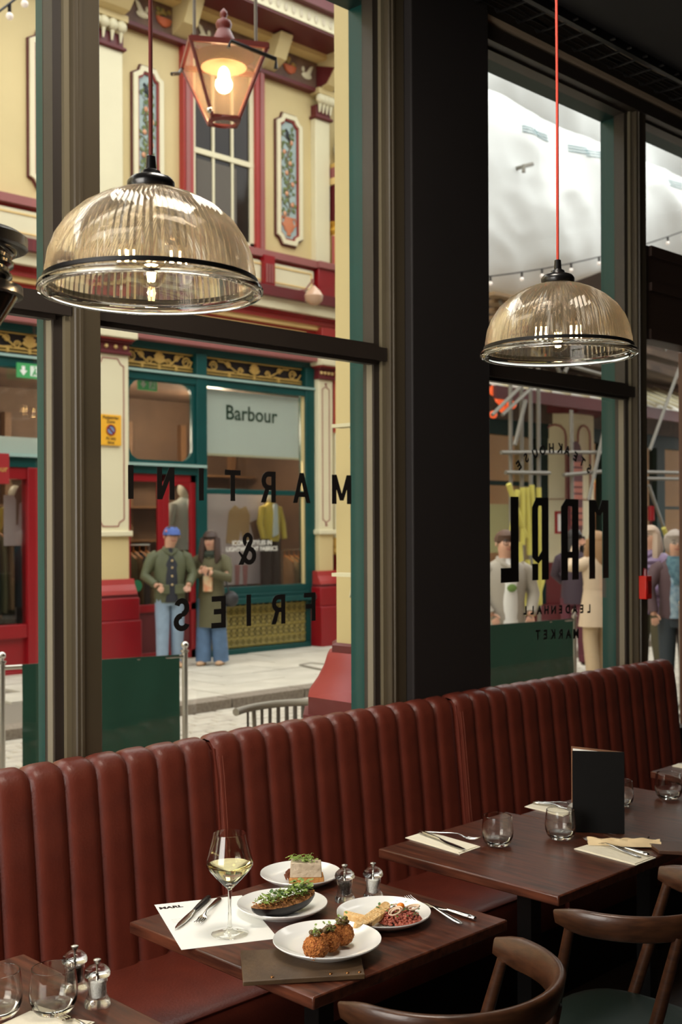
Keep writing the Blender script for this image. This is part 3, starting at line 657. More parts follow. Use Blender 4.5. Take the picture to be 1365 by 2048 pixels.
# ground floor pilasters
def low_pil(xa, xb, lab):
    t = thing('shop_pilaster', lab, 'pilaster', ((xa + xb) / 2, FY, 0), 0, 'painted pilasters of the shopfront')
    m = MB(); B(m, xa, xb, 1.60, 3.86, FY - .14); obj('shaft', m, CREAML, t, True, bevel=.01)
    q = notch(xa + .07, xb - .07, 1.72, 3.81, .09); q2 = notch(xa + .082, xb - .082, 1.732, 3.798, .086)
    obj('inset_line', MB().frame(q, q2, FY - .146, FY - .13), PINKM, t, True, smooth=False)
    m = MB(); B(m, xa - .03, xb + .03, 1.60, 1.67, FY - .18); obj('shaft_band', m, CREAML, t, True, bevel=.01)
    m = MB(); B(m, xa, xb, 1.05, 1.60, FY - .14); obj('pedestal', m, CREAM, t, True, bevel=.01)
    m = MB(); m.prism([(FY, 1.07), (FY - .15, 1.07), (FY - .17, 1.0), (FY - .21, .93), (FY - .23, .88), (FY, .88)], xa - .06, xb + .06, 'x'); obj('flared_base', m, REDL, t, True, smooth=False)
    m = MB(); B(m, xa - .07, xb + .07, .84, .88, FY - .22); obj('dark_fillet', m, MAROON, t, True, smooth=False)
    m = MB(); B(m, xa - .09, xb + .09, -.02, .56, FY - .28); B(m, xa - .08, xb + .08, .56, .84, FY - .25); obj('plinth', m, RED, t, True, bevel=.012)
    m = MB(); B(m, xa - .02, xb + .02, 3.86, 3.90, FY - .18); B(m, xa, xb, 3.90, 4.0, FY - .16); B(m, xa - .02, xb + .02, 4.0, 4.03, FY - .2); obj('necking', m, MAROON, t, True, bevel=.006)
    m = MB()
    for i in range(4): m.sphere((xa + (xb - xa) * (i + .5) / 4, FY - .165, 3.95), .026, 8, 6)
    obj('gilt_studs', m, YELLOWC, t, True)
    m = MB(); B(m, xa - .05, xb + .05, 4.05, 4.17, FY - .28); obj('capital_block', m, CREAML, t, True, bevel=.01)
    m = MB(); B(m, xa - .03, xb + .03, 4.03, 4.05, FY - .24); B(m, xa - .02, xb + .02, 4.17, 4.60, FY - .24); obj('capital_red', m, REDL, t, True, bevel=.008)
low_pil(P1a, P1b, 'cream shopfront pilaster with red base carrying the yellow parking sign')
low_pil(P2a, P2b, 'cream shopfront pilaster with red base right of the large shop window')
# parking sign
sgn = thing('parking_sign', 'yellow no waiting sign fixed to the cream pilaster', 'sign', (onY(222, 860, 12.13).x, 12.14, fz(222, 860, 12.13)))
SX = sgn.location.x; SZ = sgn.location.z
obj('plate', MB().box(-.155, .155, -.008, .008, -.19, .19), mat('sign_yellow', (236, 176, 44), .5), sgn, bevel=.004)
obj('roundel', MB().lathe([(.001, 0), (.06, 0), (.06, .006)], 28), mat('sign_blue', (120, 150, 190), .5), sgn).rotation_euler = (PI / 2, 0, 0)
sgn.children[-1].location = (-.0, -.009, .0)
rr_ = obj('roundel_ring', MB().tube([(.06 * math.cos(a), -.014, .06 * math.sin(a)) for a in [2 * PI * i / 24 for i in range(24)]], .008, 6, closed=True).tube([(-.04, -.015, .04), (.04, -.015, -.04)], .007, 6), RED, sgn)
SGT = mat('sign_text', (70, 50, 20), .6)
for tx, zz_ in (('Pedestrian', .135), ('Zone', .085), ('At any', -.12), ('time', -.17)): text_obj('sign_words', tx, .055, SGT, (0, -.0095, zz_), (PI / 2, 0, 0), sgn, .001, .001)
# ---- shopfront bay
SHX0, SHX1 = P1b, P2a; YF = FY
shop = thing('shopfront', 'teal framed shopfront with gilt scroll grille and red double doors', 'shopfront', ((SHX0 + SHX1) / 2, YF, 0))
zg0, zg1 = 3.76, 4.01; zt0 = 3.44; ztr0, ztr1 = 2.30, 2.42; XM = (fx(390) + fx(410)) / 2
m = MB(); B(m, SHX0, SHX1, 4.01, 4.12, YF - .02); B(m, SHX0, SHX1, 3.60, 3.70, YF - .05)
B(m, XM - .085, XM + .085, -.02, 4.02, YF - .06); B(m, SHX0, SHX0 + .05, 2.4, 4.02, YF - .04); B(m, SHX1 - .17, SHX1, -.02, 4.02, YF - .06)
B(m, SHX0, XM, 2.40, 2.50, YF - .05)
obj('teal_frame', m, TEAL, shop, True, bevel=.006)
m = MB(); B(m, SHX0, SHX1, 3.70, 3.73, YF - .08); B(m, SHX0, XM + .05, 2.50, 2.535, YF - .1); obj('ledge', m, mat('ledge_highlight_tone', (150, 178, 170), .4), shop, True, smooth=False)  # pale tone paints in the highlight on top of the teal rails
# scroll grilles
def scroll_grille(x0, x1, z0, z1, y, parent, nm='scroll_grille'):
    m = MB(); w = x1 - x0; h = z1 - z0; xc = (x0 + x1) / 2; r = .012
    for zz1 in (z0 + h * .08, z0 + h * .22, z1 - h * .06): m.tube([(x0, y, zz1), (x1, y, zz1)], r * .8, 6)
    def spir(cx, cz, R0, dr, turns=1.6):
        P = []
        for i in range(26):
            a = i / 25 * turns * 2 * PI; rr = R0 * (1 - i / 25 * .8); P.append((cx + dr * rr * math.cos(a), y, cz + rr * math.sin(a)))
        m.tube(P, [r * (1 - .4 * i / 25) for i in range(26)], 6)
    for dr in (-1, 1):
        spir(xc + dr * w * .40, z0 + h * .52, h * .28, dr); spir(xc + dr * w * .14, z0 + h * .40, h * .20, -dr); spir(xc + dr * w * .26, z0 + h * .66, h * .18, dr)
        m.tube([(xc + dr * w * .05, y, z0 + h * .25), (xc + dr * w * .15, y, z0 + h * .25), (xc + dr * w * .22, y, z0 + h * .5), (xc + dr * w * .30, y, z0 + h * .8), (xc + dr * w * .36, y, z0 + h * .82)], r, 6)
        m.tube([(xc + dr * w * .2, y, z0 + h * .3), (xc + dr * w * .3, y, z0 + h * .25), (xc + dr * w * .46, y, z0 + h * .3), (xc + dr * w * .49, y, z0 + h * .6)], r, 6)
    for i in range(7):
        a = PI * (.14 + .12 * i); m.tube([(xc, y, z0 + h * .3), (xc + math.cos(a) * h * .3, y - .008, z0 + h * .3 + math.sin(a) * h * .36), (xc + math.cos(a) * h * .38, y, z0 + h * .3 + math.sin(a) * h * .6)], [.008, .016, .018], 6)
    for f in (-.25, 0, .25): m.box(xc + f * w - .018, xc + f * w + .018, y - .012, y + .01, z0 + h * .02, z0 + h * .26)
    return obj(nm, m, GOLD, parent, True)
m = MB(); B(m, SHX0, SHX1, 3.72, 4.05, YF + .06); obj('grille_backing', m, mat('dark_recess', (36, 28, 30), .7), shop, True, smooth=False)
scroll_grille(SHX0 + .05, XM - .09, zg0, zg1, YF + .03, shop); scroll_grille(XM + .09, SHX1 - .18, zg0, zg1, YF + .03, shop)
# rounded overlight above door
a0, a1, b0, b1 = SHX0 + .05, XM - .085, 2.52, 3.62
def rrect(x0, x1, z0, z1, r, n=5):
    P = []
    for (cx, cz, s) in ((x1 - r, z0 + r, -90), (x1 - r, z1 - r, 0), (x0 + r, z1 - r, 90), (x0 + r, z0 + r, 180)):
        for i in range(n + 1): a = R(s + 90 * i / n); P.append((cx + r * math.cos(a), cz + r * math.sin(a)))
    return P
obj('overlight_frame', MB().frame(rrect(a0, a1, b0, b1, .004), rrect(a0 + .03, a1 - .06, b0 + .06, b1 - .03, .17), YF - .03, YF + .02), TEAL, shop, True, smooth=False)
m = MB(); B(m, a0, a1, b0, b1, YF + .015, YF + .02); obj('overlight_glass', m, SHOPG, shop, True, smooth=False)
# exit sign reflection, modelled as a solid board inside the overlight
es = thing('exit_sign_reflection', 'reflection of a green and white exit sign, modelled behind the overlight above the red doors', 'exit sign', (fx(296, 12.45), 12.45, fz(296, 768, 12.45)))
EG = mat('exit_green', (52, 128, 72), .5, emit=.5)
obj('board', MB().box(-.15, .15, -.01, .01, -.085, .085), EG, es)
obj('arrow_symbol', MB().prism([(-.02, .05), (.02, .05), (.02, 0), (.05, 0), (0, -.06), (-.05, 0), (-.02, 0)], -.014, -.010), WHITE, es, smooth=False).location = (-.07, 0, 0)
obj('running_figure', MB().box(.02, .12, -.0115, -.010, -.06, .06), mat('exit_white', (220, 230, 220), .6), es)
obj('running_legs', MB().bar((.09, -.013, .03), (.05, -.013, -.05), .012, .014).bar((.07, -.013, 0), (.10, -.013, -.04), .012, .014).sphere((.075, -.013, .045), .010, 8, 6), EG, es)
es2 = dup(es, (fx(58, 12.2), 12.2, fz(58, 742, 12.2)), 0, 'reflection of a green exit sign, modelled in the dark shop window at the left edge'); es['group'] = es2['group'] = 'exit sign reflections'
# doors
d0, d1 = SHX0 + .02, XM - .085; dm = (d0 + d1) / 2 + .04
dset = thing('red_double_door', 'red glazed double doors of the shop between cream pilaster and teal post', 'door', ((d0 + d1) / 2, YF, 0))
def leaf(xa, xb, arch):
    m = MB(); st = .085; B(m, xa, xa + st, -.01, 2.40, YF - .02, YF + .03); B(m, xb - st, xb, -.01, 2.40, YF - .02, YF + .03)
    B(m, xa, xb, 2.30, 2.40, YF - .02, YF + .03); B(m, xa, xb, .62, .72, YF - .02, YF + .03); B(m, xa, xb, -.01, .1, YF - .02, YF + .03)
    f = obj('door_leaf', m, RED, dset, True, bevel=.004)
    m = MB(); B(m, xa + st, xb - st, .1, .62, YF + .0, YF + .02); o = obj('lower_panel', m, MAROON, f, True, smooth=False)
    m = MB(); B(m, xa + st, xb - st, .72, 2.30, YF + .005, YF + .01); obj('glazing', m, SHOPG, f, True, smooth=False)
    if arch:
        xi0, xi1 = xa + st, xb - st; m = MB(); q = rrect(xi0, xi1, 1.6, 2.14, .003); q2 = rrect(xi0, xi1, 1.598, 2.138, .003)
        P = [(xi0, 2.32), (xi0, 2.10)] + [(xi0 + (xi1 - xi0) / 2 * (1 - math.cos(R(a))), 2.10 + .17 * math.sin(R(a))) for a in range(15, 166, 15)] + [(xi1, 2.10), (xi1, 2.32)]
        m.prism(P, YF - .015, YF + .02); obj('arched_head', m, RED, f, True, smooth=False)
    return f
leaf(d0, dm, False); leaf(dm, d1, True)
# shop window
w0, w1 = XM + .085, SHX1 - .17; zs = .87; zbar = 2.19
m = MB(); B(m, w0, w1, zs, 3.62, YF + .01, YF + .016); obj('window_glass', m, SHOPG, shop, True, smooth=False)
m = MB(); B(m, w0, w1, zbar - .03, zbar + .04, YF - .03, YF + .03); B(m, w0, w1, zs - .10, zs + .02, YF - .05); B(m, w0 - .04, w1 + .1, .66, .74, YF - .16); B(m, w0, w1, .74, zs - .08, YF - .09)
B(m, w0 - .02, w1 + .02, -.03, .05, YF - .12); obj('window_rails', m, TEAL, shop, True, bevel=.006)
m = MB(); B(m, w1 - .035, w1, zs, 3.6, YF - .02, YF + .02); obj('window_bead', m, CREAM, shop, True, smooth=False)
# gilt lattice under the window
m = MB(); B(m, w0, w1, .05, .66, YF + .0); obj('lattice_backing', m, mat('lattice_dark_olive', (48, 42, 26), .8), shop, True, smooth=False)  # plain dark olive sheet behind the lattice
lt = MB(); yl = YF - .02
for f in (.07, .18, .34, .50, .62): lt.tube([(w0, yl, f), (w1, yl, f)], .012, 5)
nx = 17
for i in range(nx):
    x = w0 + (w1 - w0) * (i + .5) / nx; dxx = (w1 - w0) / nx
    lt.tube([(x, yl, .05), (x, yl, .66)], .009, 5)
    for (za, zb) in ((.07, .18), (.18, .34), (.34, .50), (.50, .62)):
        lt.tube([(x - dxx / 2, yl, za), (x + dxx / 2, yl, zb)], .009, 4).tube([(x - dxx / 2, yl, zb), (x + dxx / 2, yl, za)], .009, 4)
        lt.tube([(x + .045 * math.cos(q), yl - .004, (za + zb) / 2 + .045 * math.sin(q)) for q in [2 * PI * j / 8 for j in range(8)]], .008, 4, closed=True)
obj('gilt_lattice', lt, mat('olive_gilt', (150, 134, 66), .45, var=.1, scale=10), shop, True)['kind'] = 'stuff'
# white blind with shop name
bl = thing('window_blind', 'white roller blind with the shop name in the large shop window', 'blind', ((w0 + w1) / 2, YF + .08, 2.55))
BZ0 = fz(500, 910)
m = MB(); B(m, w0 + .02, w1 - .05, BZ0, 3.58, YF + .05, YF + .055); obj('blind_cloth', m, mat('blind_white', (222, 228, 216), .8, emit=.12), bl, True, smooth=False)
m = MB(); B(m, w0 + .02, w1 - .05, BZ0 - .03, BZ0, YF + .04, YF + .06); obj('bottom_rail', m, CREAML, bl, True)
bx = fx(509); text_obj('shop_name', 'Barbour', .285, mat('sign_green', (30, 78, 56), .6), rl(bl, (bx, YF + .044, fz(509, 842))), (PI / 2, 0, 0), bl, .001, .004)
# ---- shop interior
si = thing('shop_interior', 'dim brown room of the clothes shop seen through its windows', 'room', (10, 14, 0))
BRN = mat('shop_brown', (72, 52, 40), .7, rgb2=(96, 70, 52), scale=1.5)
m = MB(); m.box(4.2, 12.45, 14.6, 14.7, -.02, 3.9).box(4.2, 12.45, 12.4, 14.7, 3.66, 3.9).box(12.4, 12.45, 12.4, 14.7, -.02, 3.6).box(4.2, 4.3, 12.4, 14.7, -.02, 3.6)
obj('walls', m, BRN, si, True, smooth=False)
m = MB()
for i in range(8): m.box(5.0 + i * 1.0, 5.1 + i * 1.0, 14.5, 14.6, 0, 3.3)
for z in (.5, 1.0, 1.5, 2.0, 2.5): m.box(4.3, 12.3, 14.25, 14.6, z, z + .03)
obj('shelving', m, mat('shelf_wood', (110, 76, 48), .6), si, True, smooth=False)
for i, (x, z) in enumerate(((9.0, 2.95), (10.6, 3.2), (7.0, 2.9), (11.2, 3.1), (8.6, 2.5))):
    t = thing('spot_light', ['round spotlight glowing in the overlight above the doors', 'spotlight behind the white blind', 'spotlight in the dark window at far left', 'spotlight at the right end of the shop', 'low spotlight behind the red doors'][i], 'spotlight', (x, 13.4, z))
    obj('can', MB().lathe([(.04, 0), (.045, .1), (.001, .1)], 12), BLACK, t); obj('lens', MB().sphere((0, 0, -.005), (.038, .038, .02), 10, 6), emis('spot_glow', (255, 236, 200), 14), t)
    obj('drop_rod', MB().tube([(0, 0, .1), (0, 0, 3.67 - z)], .008, 6), BLACK, t)
point('shop_light', (10.6, 13.2, 3.2), 130, (1, .8, .58), .15); point('shop_light', (8.9, 13.3, 3.0), 85, (1, .8, .6), .15); point('shop_light', (6.6, 13.3, 3.0), 50, (1, .8, .6), .15)
# poster
ps = thing('window_poster', 'tall lilac grey poster of a standing model in the large shop window', 'poster', (fx(475, 12.62), 12.62, 1.1))
zpt = fz(450, 985, 12.62); xa, xb = fx(412, 12.62), fx(528, 12.62)
obj('poster_sheet', MB().box(xa, xb, 12.62, 12.63, .9, zpt), mat('lilac_poster', (186, 164, 164), .6, rgb2=(206, 190, 186), scale=1, emit=.06), ps, True, smooth=False)
def flat(name, pts, Y, m, parent, th=.004): return obj(name, MB().prism([(onY(a, b, Y).x, onY(a, b, Y).z) for a, b in pts], Y - th, Y), m, parent, True, smooth=False)
flat('printed_coat', [(458, 1022), (470, 1010), (480, 1018), (492, 1012), (500, 1030), (498, 1082), (488, 1090), (482, 1060), (476, 1090), (452, 1086)], 12.615, mat('print_tan', (190, 154, 112), .6), ps)
flat('printed_face', [(500, 1045), (516, 1038), (528, 1050), (524, 1075), (508, 1080)], 12.614, mat('print_brown', (130, 100, 84), .6), ps)
for (x, y0) in ((470, 1130), (486, 1130)):
    flat('printed_leg', [(x, y0), (x + 10, y0), (x + 8, y0 + 40), (x + 1, y0 + 40)], 12.615, mat('print_pink', (196, 134, 132), .6), ps); flat('printed_boot', [(x, y0 + 40), (x + 8, y0 + 40), (x + 10, y0 + 54), (x, y0 + 54)], 12.614, mat('print_dark', (70, 60, 58), .6), ps)
for tx, py in (('ICONIC STYLES IN', 1090), ('LIGHTWEIGHT FABRICS', 1102)):
    q = onY(505, py, 12.27); text_obj('window_words', tx, .088, mat('white_vinyl', (226, 224, 214), .6), rl(shop, q), (PI / 2, 0, 0), shop, .001, .002)
# mannequins and clothes
def torso(mb, x, y, z, s=1.0, arms=True):
    mb.loft([(z - .62 * s, x, y, .19 * s, .12 * s), (z - .4 * s, x, y, .18 * s, .12 * s), (z - .15 * s, x, y, .2 * s, .125 * s), (z - .04 * s, x, y, .19 * s, .10 * s), (z, x, y, .09 * s, .07 * s), (z + .03 * s, x, y, .06 * s, .055 * s)], 14)
    if arms:
        for q in (-1, 1): mb.tube([(x + q * .17 * s, y, z - .06 * s), (x + q * .25 * s, y - .02, z - .32 * s), (x + q * .23 * s, y - .08, z - .58 * s)], [.065 * s, .055 * s, .045 * s], 10)
    return mb
def mannequin(px, py, Y, s, jm, lab, skirt=None):
    q = onY(px, py, Y); t = thing('mannequin', lab, 'mannequin', (q.x, Y, 0))
    obj('jacket', torso(MB(), q.x, Y, q.z, s), jm, t, True)
    obj('shirt_front', MB().prism([(q.x - .05, q.z - .55 * s), (q.x + .05, q.z - .5 * s), (q.x + .03, q.z), (q.x - .03, q.z)], Y - .14 * s, Y - .1 * s), mat('mannequin_shirt', (200, 206, 204), .8), t, True)
    obj('head_form', MB().sphere((q.x, Y, q.z + .13 * s), (.075 * s, .09 * s, .11 * s), 14, 10), mat('mannequin_cream', (210, 200, 180), .5), t, True)
    obj('trousers', MB().tube([(q.x - .08, Y, q.z - .58 * s), (q.x - .1, Y, .3)], [.09, .07], 10).tube([(q.x + .08, Y, q.z - .58 * s), (q.x + .1, Y, .3)], [.09, .07], 10), skirt or BRN, t, True)
    obj('stand', MB().tube([(q.x, Y + .05, .0), (q.x, Y + .05, q.z - .5)], .012, 6).lathe([(.16, 0), (.16, .02), (.001, .025)], 16, (q.x, Y + .05, 0)), CHROME, t, True)
mannequin(541, 1008, 12.46, .86, mat('mustard_jacket', (190, 166, 60), .6, sheen=.2), 'mannequin in a mustard yellow jacket in the large shop window', mat('dark_trousers', (44, 36, 34), .7))
mannequin(368, 1000, 12.8, 1.1, mat('pale_grey_jacket', (186, 188, 178), .7), 'mannequin in a pale grey jacket behind the right red door')
mannequin(30, 1010, 12.75, 1.0, mat('mustard_jacket', (190, 166, 60), .6), 'mannequin in a yellow raincoat in the left edge shop window')
def rail(x0, x1, Y, z, mats, lab):
    t = thing('clothes_rail', lab, 'clothes rail', ((x0 + x1) / 2, Y, 0)); obj('bar', MB().tube([(x0, Y, z), (x1, Y, z)], .012, 8).tube([(x0, Y, 0), (x0, Y, z)], .012, 8).tube([(x1, Y, 0), (x1, Y, z)], .012, 8), CHROME, t, True)
    n = int((x1 - x0) / .085)
    for i in range(n):
        x = x0 + (i + .5) * (x1 - x0) / n; h = random.uniform(.85, 1.0)
        g = obj('hanging_coat', MB().loft([(z - .1 - h, x, Y - .02, .05, .20), (z - .4, x, Y - .02, .045, .20), (z - .18, x, Y, .04, .2), (z - .1, x, Y, .03, .08)], 12), mats[i % len(mats)], t, True)
        obj('hanger', MB().tube([(x, Y - .2, z - .17), (x, Y - .02, z - .08), (x, Y + .2, z - .17)], .012, 6).tube([(x, Y, z - .08), (x, Y, z)], .005, 5), mat('hanger_wood', (190, 120, 60), .5), g, True)
CO = [mat('coat_olive', (92, 82, 54), .8), mat('coat_brown', (120, 88, 58), .8), mat('coat_navy', (34, 34, 40), .8), mat('coat_sand', (150, 124, 86), .8), mat('coat_charcoal', (50, 44, 42), .8)]
rail(fx(250, 12.6), fx(300, 12.6), 12.62, fz(275, 1090, 12.62), CO, 'rail of olive and brown coats behind the left red door')
rail(fx(566, 12.7), fx(604, 12.7), 12.72, fz(585, 1100, 12.7), [CO[1], CO[3], CO[0]], 'rail of tan coats at the right end of the large shop window')
rail(6.4, 7.15, 12.72, 1.75, CO, 'rail of dark coats in the left edge shop window')
gs = onY(277, 1172, YF - .03); t = tag(obj('door_sticker', MB().lathe([(.001, 0), (.075, 0), (.075, .004), (.001, .004)], 28), mat('sticker_green', (30, 104, 66), .5)), 'round green sticker on the glass of the left red door', 'sticker')
t.location = (gs.x, YF - .0, gs.z); t.rotation_euler = (PI / 2, 0, 0)
# ---- left edge shop (seen through the first window)
ls = thing('shopfront', 'teal and red shopfront glimpsed through the window at the left edge', 'shopfront', (6.7, YF, 0)); lx1 = P1a
m = MB(); B(m, 5.3, lx1, 4.01, 4.12, YF - .02); B(m, 5.3, lx1, 3.58, 3.70, YF - .05); B(m, 7.6, lx1, -.02, 4.02, YF - .06); B(m, 5.3, 7.6, 2.42, 2.54, YF - .05); obj('teal_frame', m, TEAL, ls, True, bevel=.006)
m = MB(); B(m, 5.3, lx1, 3.70, 3.73, YF - .08); B(m, 5.3, 7.6, 2.54, 2.58, YF - .1); obj('ledge', m, MATS['ledge_highlight_tone'], ls, True, smooth=False)
m = MB(); B(m, 5.3, lx1, 3.72, 4.05, YF + .06); obj('grille_backing', m, MATS['dark_recess'], ls, True, smooth=False)
scroll_grille(6.55, 7.7, zg0, zg1, YF + .03, ls); scroll_grille(5.35, 6.5, zg0, zg1, YF + .03, ls)
m = MB(); B(m, 5.3, 7.6, 2.58, 3.60, YF + .01, YF + .015); B(m, 5.3, 7.2, .6, 2.26, YF + .01, YF + .015); obj('window_glass', m, SHOPG, ls, True, smooth=False)
m = MB(); B(m, 5.3, 7.6, 2.58, 2.78, YF + .05, YF + .06); obj('white_blind', m, MATS['blind_white'], ls, True, smooth=False)
m = MB(); x7 = fx(52); B(m, x7, x7 + .16, -.02, 2.42, YF - .05); B(m, 5.3, 7.6, 2.28, 2.42, YF - .03); B(m, 5.3, x7, .42, .58, YF - .03); B(m, 5.3, x7, -.02, .04, YF - .03); B(m, x7 + .16, 7.6, -.02, 2.4, YF - .0)
obj('red_door_frame', m, RED, ls, True, bevel=.006); m = MB(); B(m, 5.3, x7, .0, .45, YF + .02); obj('red_panel', m, RED, ls, True, smooth=False)
m = MB(); B(m, 5.3, 7.7, -.16, .0, YF - .1); obj('stone_step', m, SLABM, ls, True, smooth=False)
q = onY(6, 940, YF - .25); t = thing('hanging_sign', 'small red hanging shop sign at the left edge', 'sign', (q.x, YF - .25, q.z)); obj('board', MB().box(-.25, .075, -.01, .01, -.16, .19), mat('sign_red', (150, 30, 34), .5), t, bevel=.004)
text_obj('sign_words', 'our', .1, GOLD, (-.02, -.013, -.02), (PI / 2, 0, 0), t, .001); obj('arm', MB().tube([(-.1, 0, .19), (-.1, .02, .22), (-.1, .2, .22)], .008, 6), BLACKM, t)
t = thing('window_poster', 'poster of a walking model behind the left edge shop window', 'poster', (fx(30, 12.5), 12.5, 1.2))
obj('poster_sheet', MB().box(fx(8, 12.5), fx(54, 12.5), 12.5, 12.51, 1.5, 2.1), MATS['lilac_poster'], t, True, smooth=False)
flat('printed_figure', [(44, 960), (50, 958), (52, 975), (48, 1000), (38, 1008), (36, 1050), (32, 1050), (32, 1000), (28, 992), (36, 975)], 12.495, MATS['print_brown'], t)
# corner fluted column and ornaments right of the shop
cc_ = thing('fluted_column', 'red and cream fluted corner column with gilded capital and white beast', 'column', (12.33, 12.05, 0)); X0, Y0 = 12.23, 12.22
m = MB(); m.lathe([(.17, 3.1), (.17, 6.02)], 20, (X0, Y0, 0)); obj('shaft', m, YELLOWC, cc_, True)
m = MB()
for i in range(10):
    a = PI * .45 + i * 2 * PI / 10; m.tube([(X0 + .172 * math.cos(a), Y0 + .172 * math.sin(a), 3.1), (X0 + .172 * math.cos(a), Y0 + .172 * math.sin(a), 6.0)], .024, 6)
obj('fluting', m, REDL, cc_, True)
m = MB().lathe([(.17, 1.55), (.17, 3.1), (.165, 3.12)], 16, (X0, Y0, 0)); obj('lower_shaft', m, CREAML, cc_, True)
m = MB().lathe([(.17, 1.3), (.19, 1.34), (.17, 1.40), (.195, 1.46), (.17, 1.55)], 20, (X0, Y0, 0)); obj('gilt_base', m, GOLD, cc_, True)
m = MB().box(X0 - .12, X0 + .35, Y0 - .28, Y0 + .3, .35, 1.3).box(X0 - .13, X0 + .4, Y0 - .31, Y0 + .3, 1.02, 1.1); obj('red_pedestal', m, RED, cc_, True, bevel=.01)
m = MB().box(X0 - .135, X0 + .4, Y0 - .34, Y0 + .3, -.02, .35); obj('plinth', m, MAROON, cc_, True, bevel=.01)
text_obj('name_strip', 'LEADENHALL', .075, CREAML, rl(cc_, (X0 + .0, Y0 - .315, 1.15)), (PI / 2, 0, 0), cc_, .002)
m = MB().lathe([(.17, 6.02), (.21, 6.08), (.18, 6.14), (.24, 6.2)], 20, (X0, Y0, 0)).sphere((X0 - .02, Y0 - .2, 6.42), (.13, .08, .14), 12, 8).sphere((X0 - .02, Y0 - .22, 6.60), .07, 10, 8)
m.tube([(X0 - .02, Y0 - .2, 6.3), (X0 - .16, Y0 - .2, 6.26), (X0 - .24, Y0 - .2, 6.34)], [.05, .05, .02], 8).tube([(X0 - .02, Y0 - .2, 6.3), (X0 + .16, Y0 - .2, 6.26), (X0 + .24, Y0 - .2, 6.34)], [.05, .05, .02], 8)
obj('gilded_figure', m, mat('bright_gold', (210, 160, 60), .4, metal=.2), cc_, True)
m = MB().box(X0 - .18, X0 + .3, Y0 - .18, Y0 + .3, 6.2, 6.75); obj('capital_core', m, MAROON, cc_, True, bevel=.01)
for i, (z0, z1, mt) in enumerate(((6.75, 6.85, YELLOWC), (6.85, 7.0, PINKM), (7.0, 7.06, GOLD))):
    m = MB().box(X0 - .2, X0 + .3, Y0 - .22 - i * .01, Y0 + .3, z0, z1); obj('capital_band', m, mt, cc_, True)
m = MB().sphere((X0 - .02, Y0 - .1, 7.30), (.14, .16, .22), 12, 8, .2).sphere((X0 - .04, Y0 - .2, 7.62), (.08, .1, .1), 10, 8).tube([(X0, Y0 - .15, 7.4), (X0 - .12, Y0 - .2, 7.5), (X0 - .14, Y0 - .22, 7.72)], [.06, .05, .02], 8).tube([(X0 + .05, Y0, 7.4), (X0 + .1, Y0 - .05, 7.75), (X0 - .08, Y0 - .1, 7.9)], [.06, .06, .02], 8)
obj('silver_beast', m, mat('silvered_white', (190, 188, 180), .4, metal=.3), cc_, True)
# wall sconce
q = onY(582, 583, 12.1); g_ = onY(628, 592, 11.7); t = thing('wall_lamp', 'curved arm wall lamp with round glass shade above the shop fascia', 'wall lamp', tuple(q))
obj('wall_plate', MB().sphere((q.x, q.y, q.z), .04, 10, 8), PINKM, t, True)
obj('arm', MB().tube([(q.x, q.y, q.z), (q.x + .14, q.y - .15, q.z + .02), (q.x + .2, q.y - .25, q.z + .16), (g_.x - .04, g_.y, g_.z + .22), (g_.x, g_.y, g_.z + .14)], .012, 8), PINKM, t, True)
obj('shade', MB().lathe([(.02, .14), (.04, .12), (.10, .06), (.135, 0), (.12, -.07), (.06, -.12), (.001, -.13)], 24, (g_.x, g_.y, g_.z)), mat('amber_glass_shade', (196, 160, 132), .15, coat=.5), t, True)
# ================================================================ STREET LANTERN
q = onD(448, 108, 7.6); LX, LY, LZ = q.x, q.y, q.z
t = thing('street_lantern', 'large red framed hanging lantern glowing above the street', 'lantern', (LX, LY, LZ)); ra = R(14)
def lp(r, a, z): return (r * math.cos(a + ra), r * math.sin(a + ra), z)
top = [lp(.35, PI / 2 * i, -.02) for i in range(4)]; bot = [lp(.125, PI / 2 * i, -.44) for i in range(4)]
LR = mat('lantern_red', (118, 50, 46), .4)
for i in range(4):
    obj('corner_bar', MB().tube([top[i], bot[i]], .012, 6), LR, t); obj('top_bar', MB().bar(top[i], top[(i + 1) % 4], .02, .035), LR, t); obj('bottom_bar', MB().bar(bot[i], bot[(i + 1) % 4], .02, .02), LR, t)
    mm = MB(); mm.quad(top[i], top[(i + 1) % 4], bot[(i + 1) % 4], bot[i]); obj('glass_panel', mm, mix_glass('lantern_glass', (.97, .84, .72), 1.02, .9, .10, (1, .70, .45)), t, smooth=False)
obj('roof', MB().loft([(-.02, 0, 0, .2, .2), (.0, 0, 0, .12, .12), (.02, 0, 0, .08, .08)], 24), LR, t)
obj('chimney', MB().lathe([(.076, .0), (.078, .07), (.070, .10), (.056, .13), (.042, .16), (.050, .175), (.054, .195), (.044, .215), (.024, .22), (.018, .235), (.027, .255), (.022, .275), (.001, .30)], 28), LR, t)
obj('reflector', MB().lathe([(.001, -.03), (.10, -.05), (.15, -.09), (.145, -.09), (.09, -.045)], 28), mat('white_reflector', (150, 120, 96), .4), t)
obj('lamp_bulb', MB().sphere((0, 0, -.15), (.042, .042, .07), 16, 10), emis('lantern_glow', (255, 204, 130), 14), t)
obj('bottom_ring', MB().lathe([(.10, -.43), (.105, -.445), (.08, -.46), (.075, -.445)], 24), LR, t)
obj('finial_ball', MB().sphere(lp(.17, PI * 1.02, -.42), .02, 8, 6), STEEL, t)
al = MB(); A1 = onD(389, 96, 7.6); A2 = onD(512, 92, 7.45)
for A in (A1, A2):
    p0 = Vector((A.x - LX, A.y - LY, A.z - LZ)); al.tube([p0, (p0.x, p0.y, 4.2)], .011, 8)
obj('hanging_rods', al, mat('weathered_grey_rod', (112, 104, 92), .6), t)
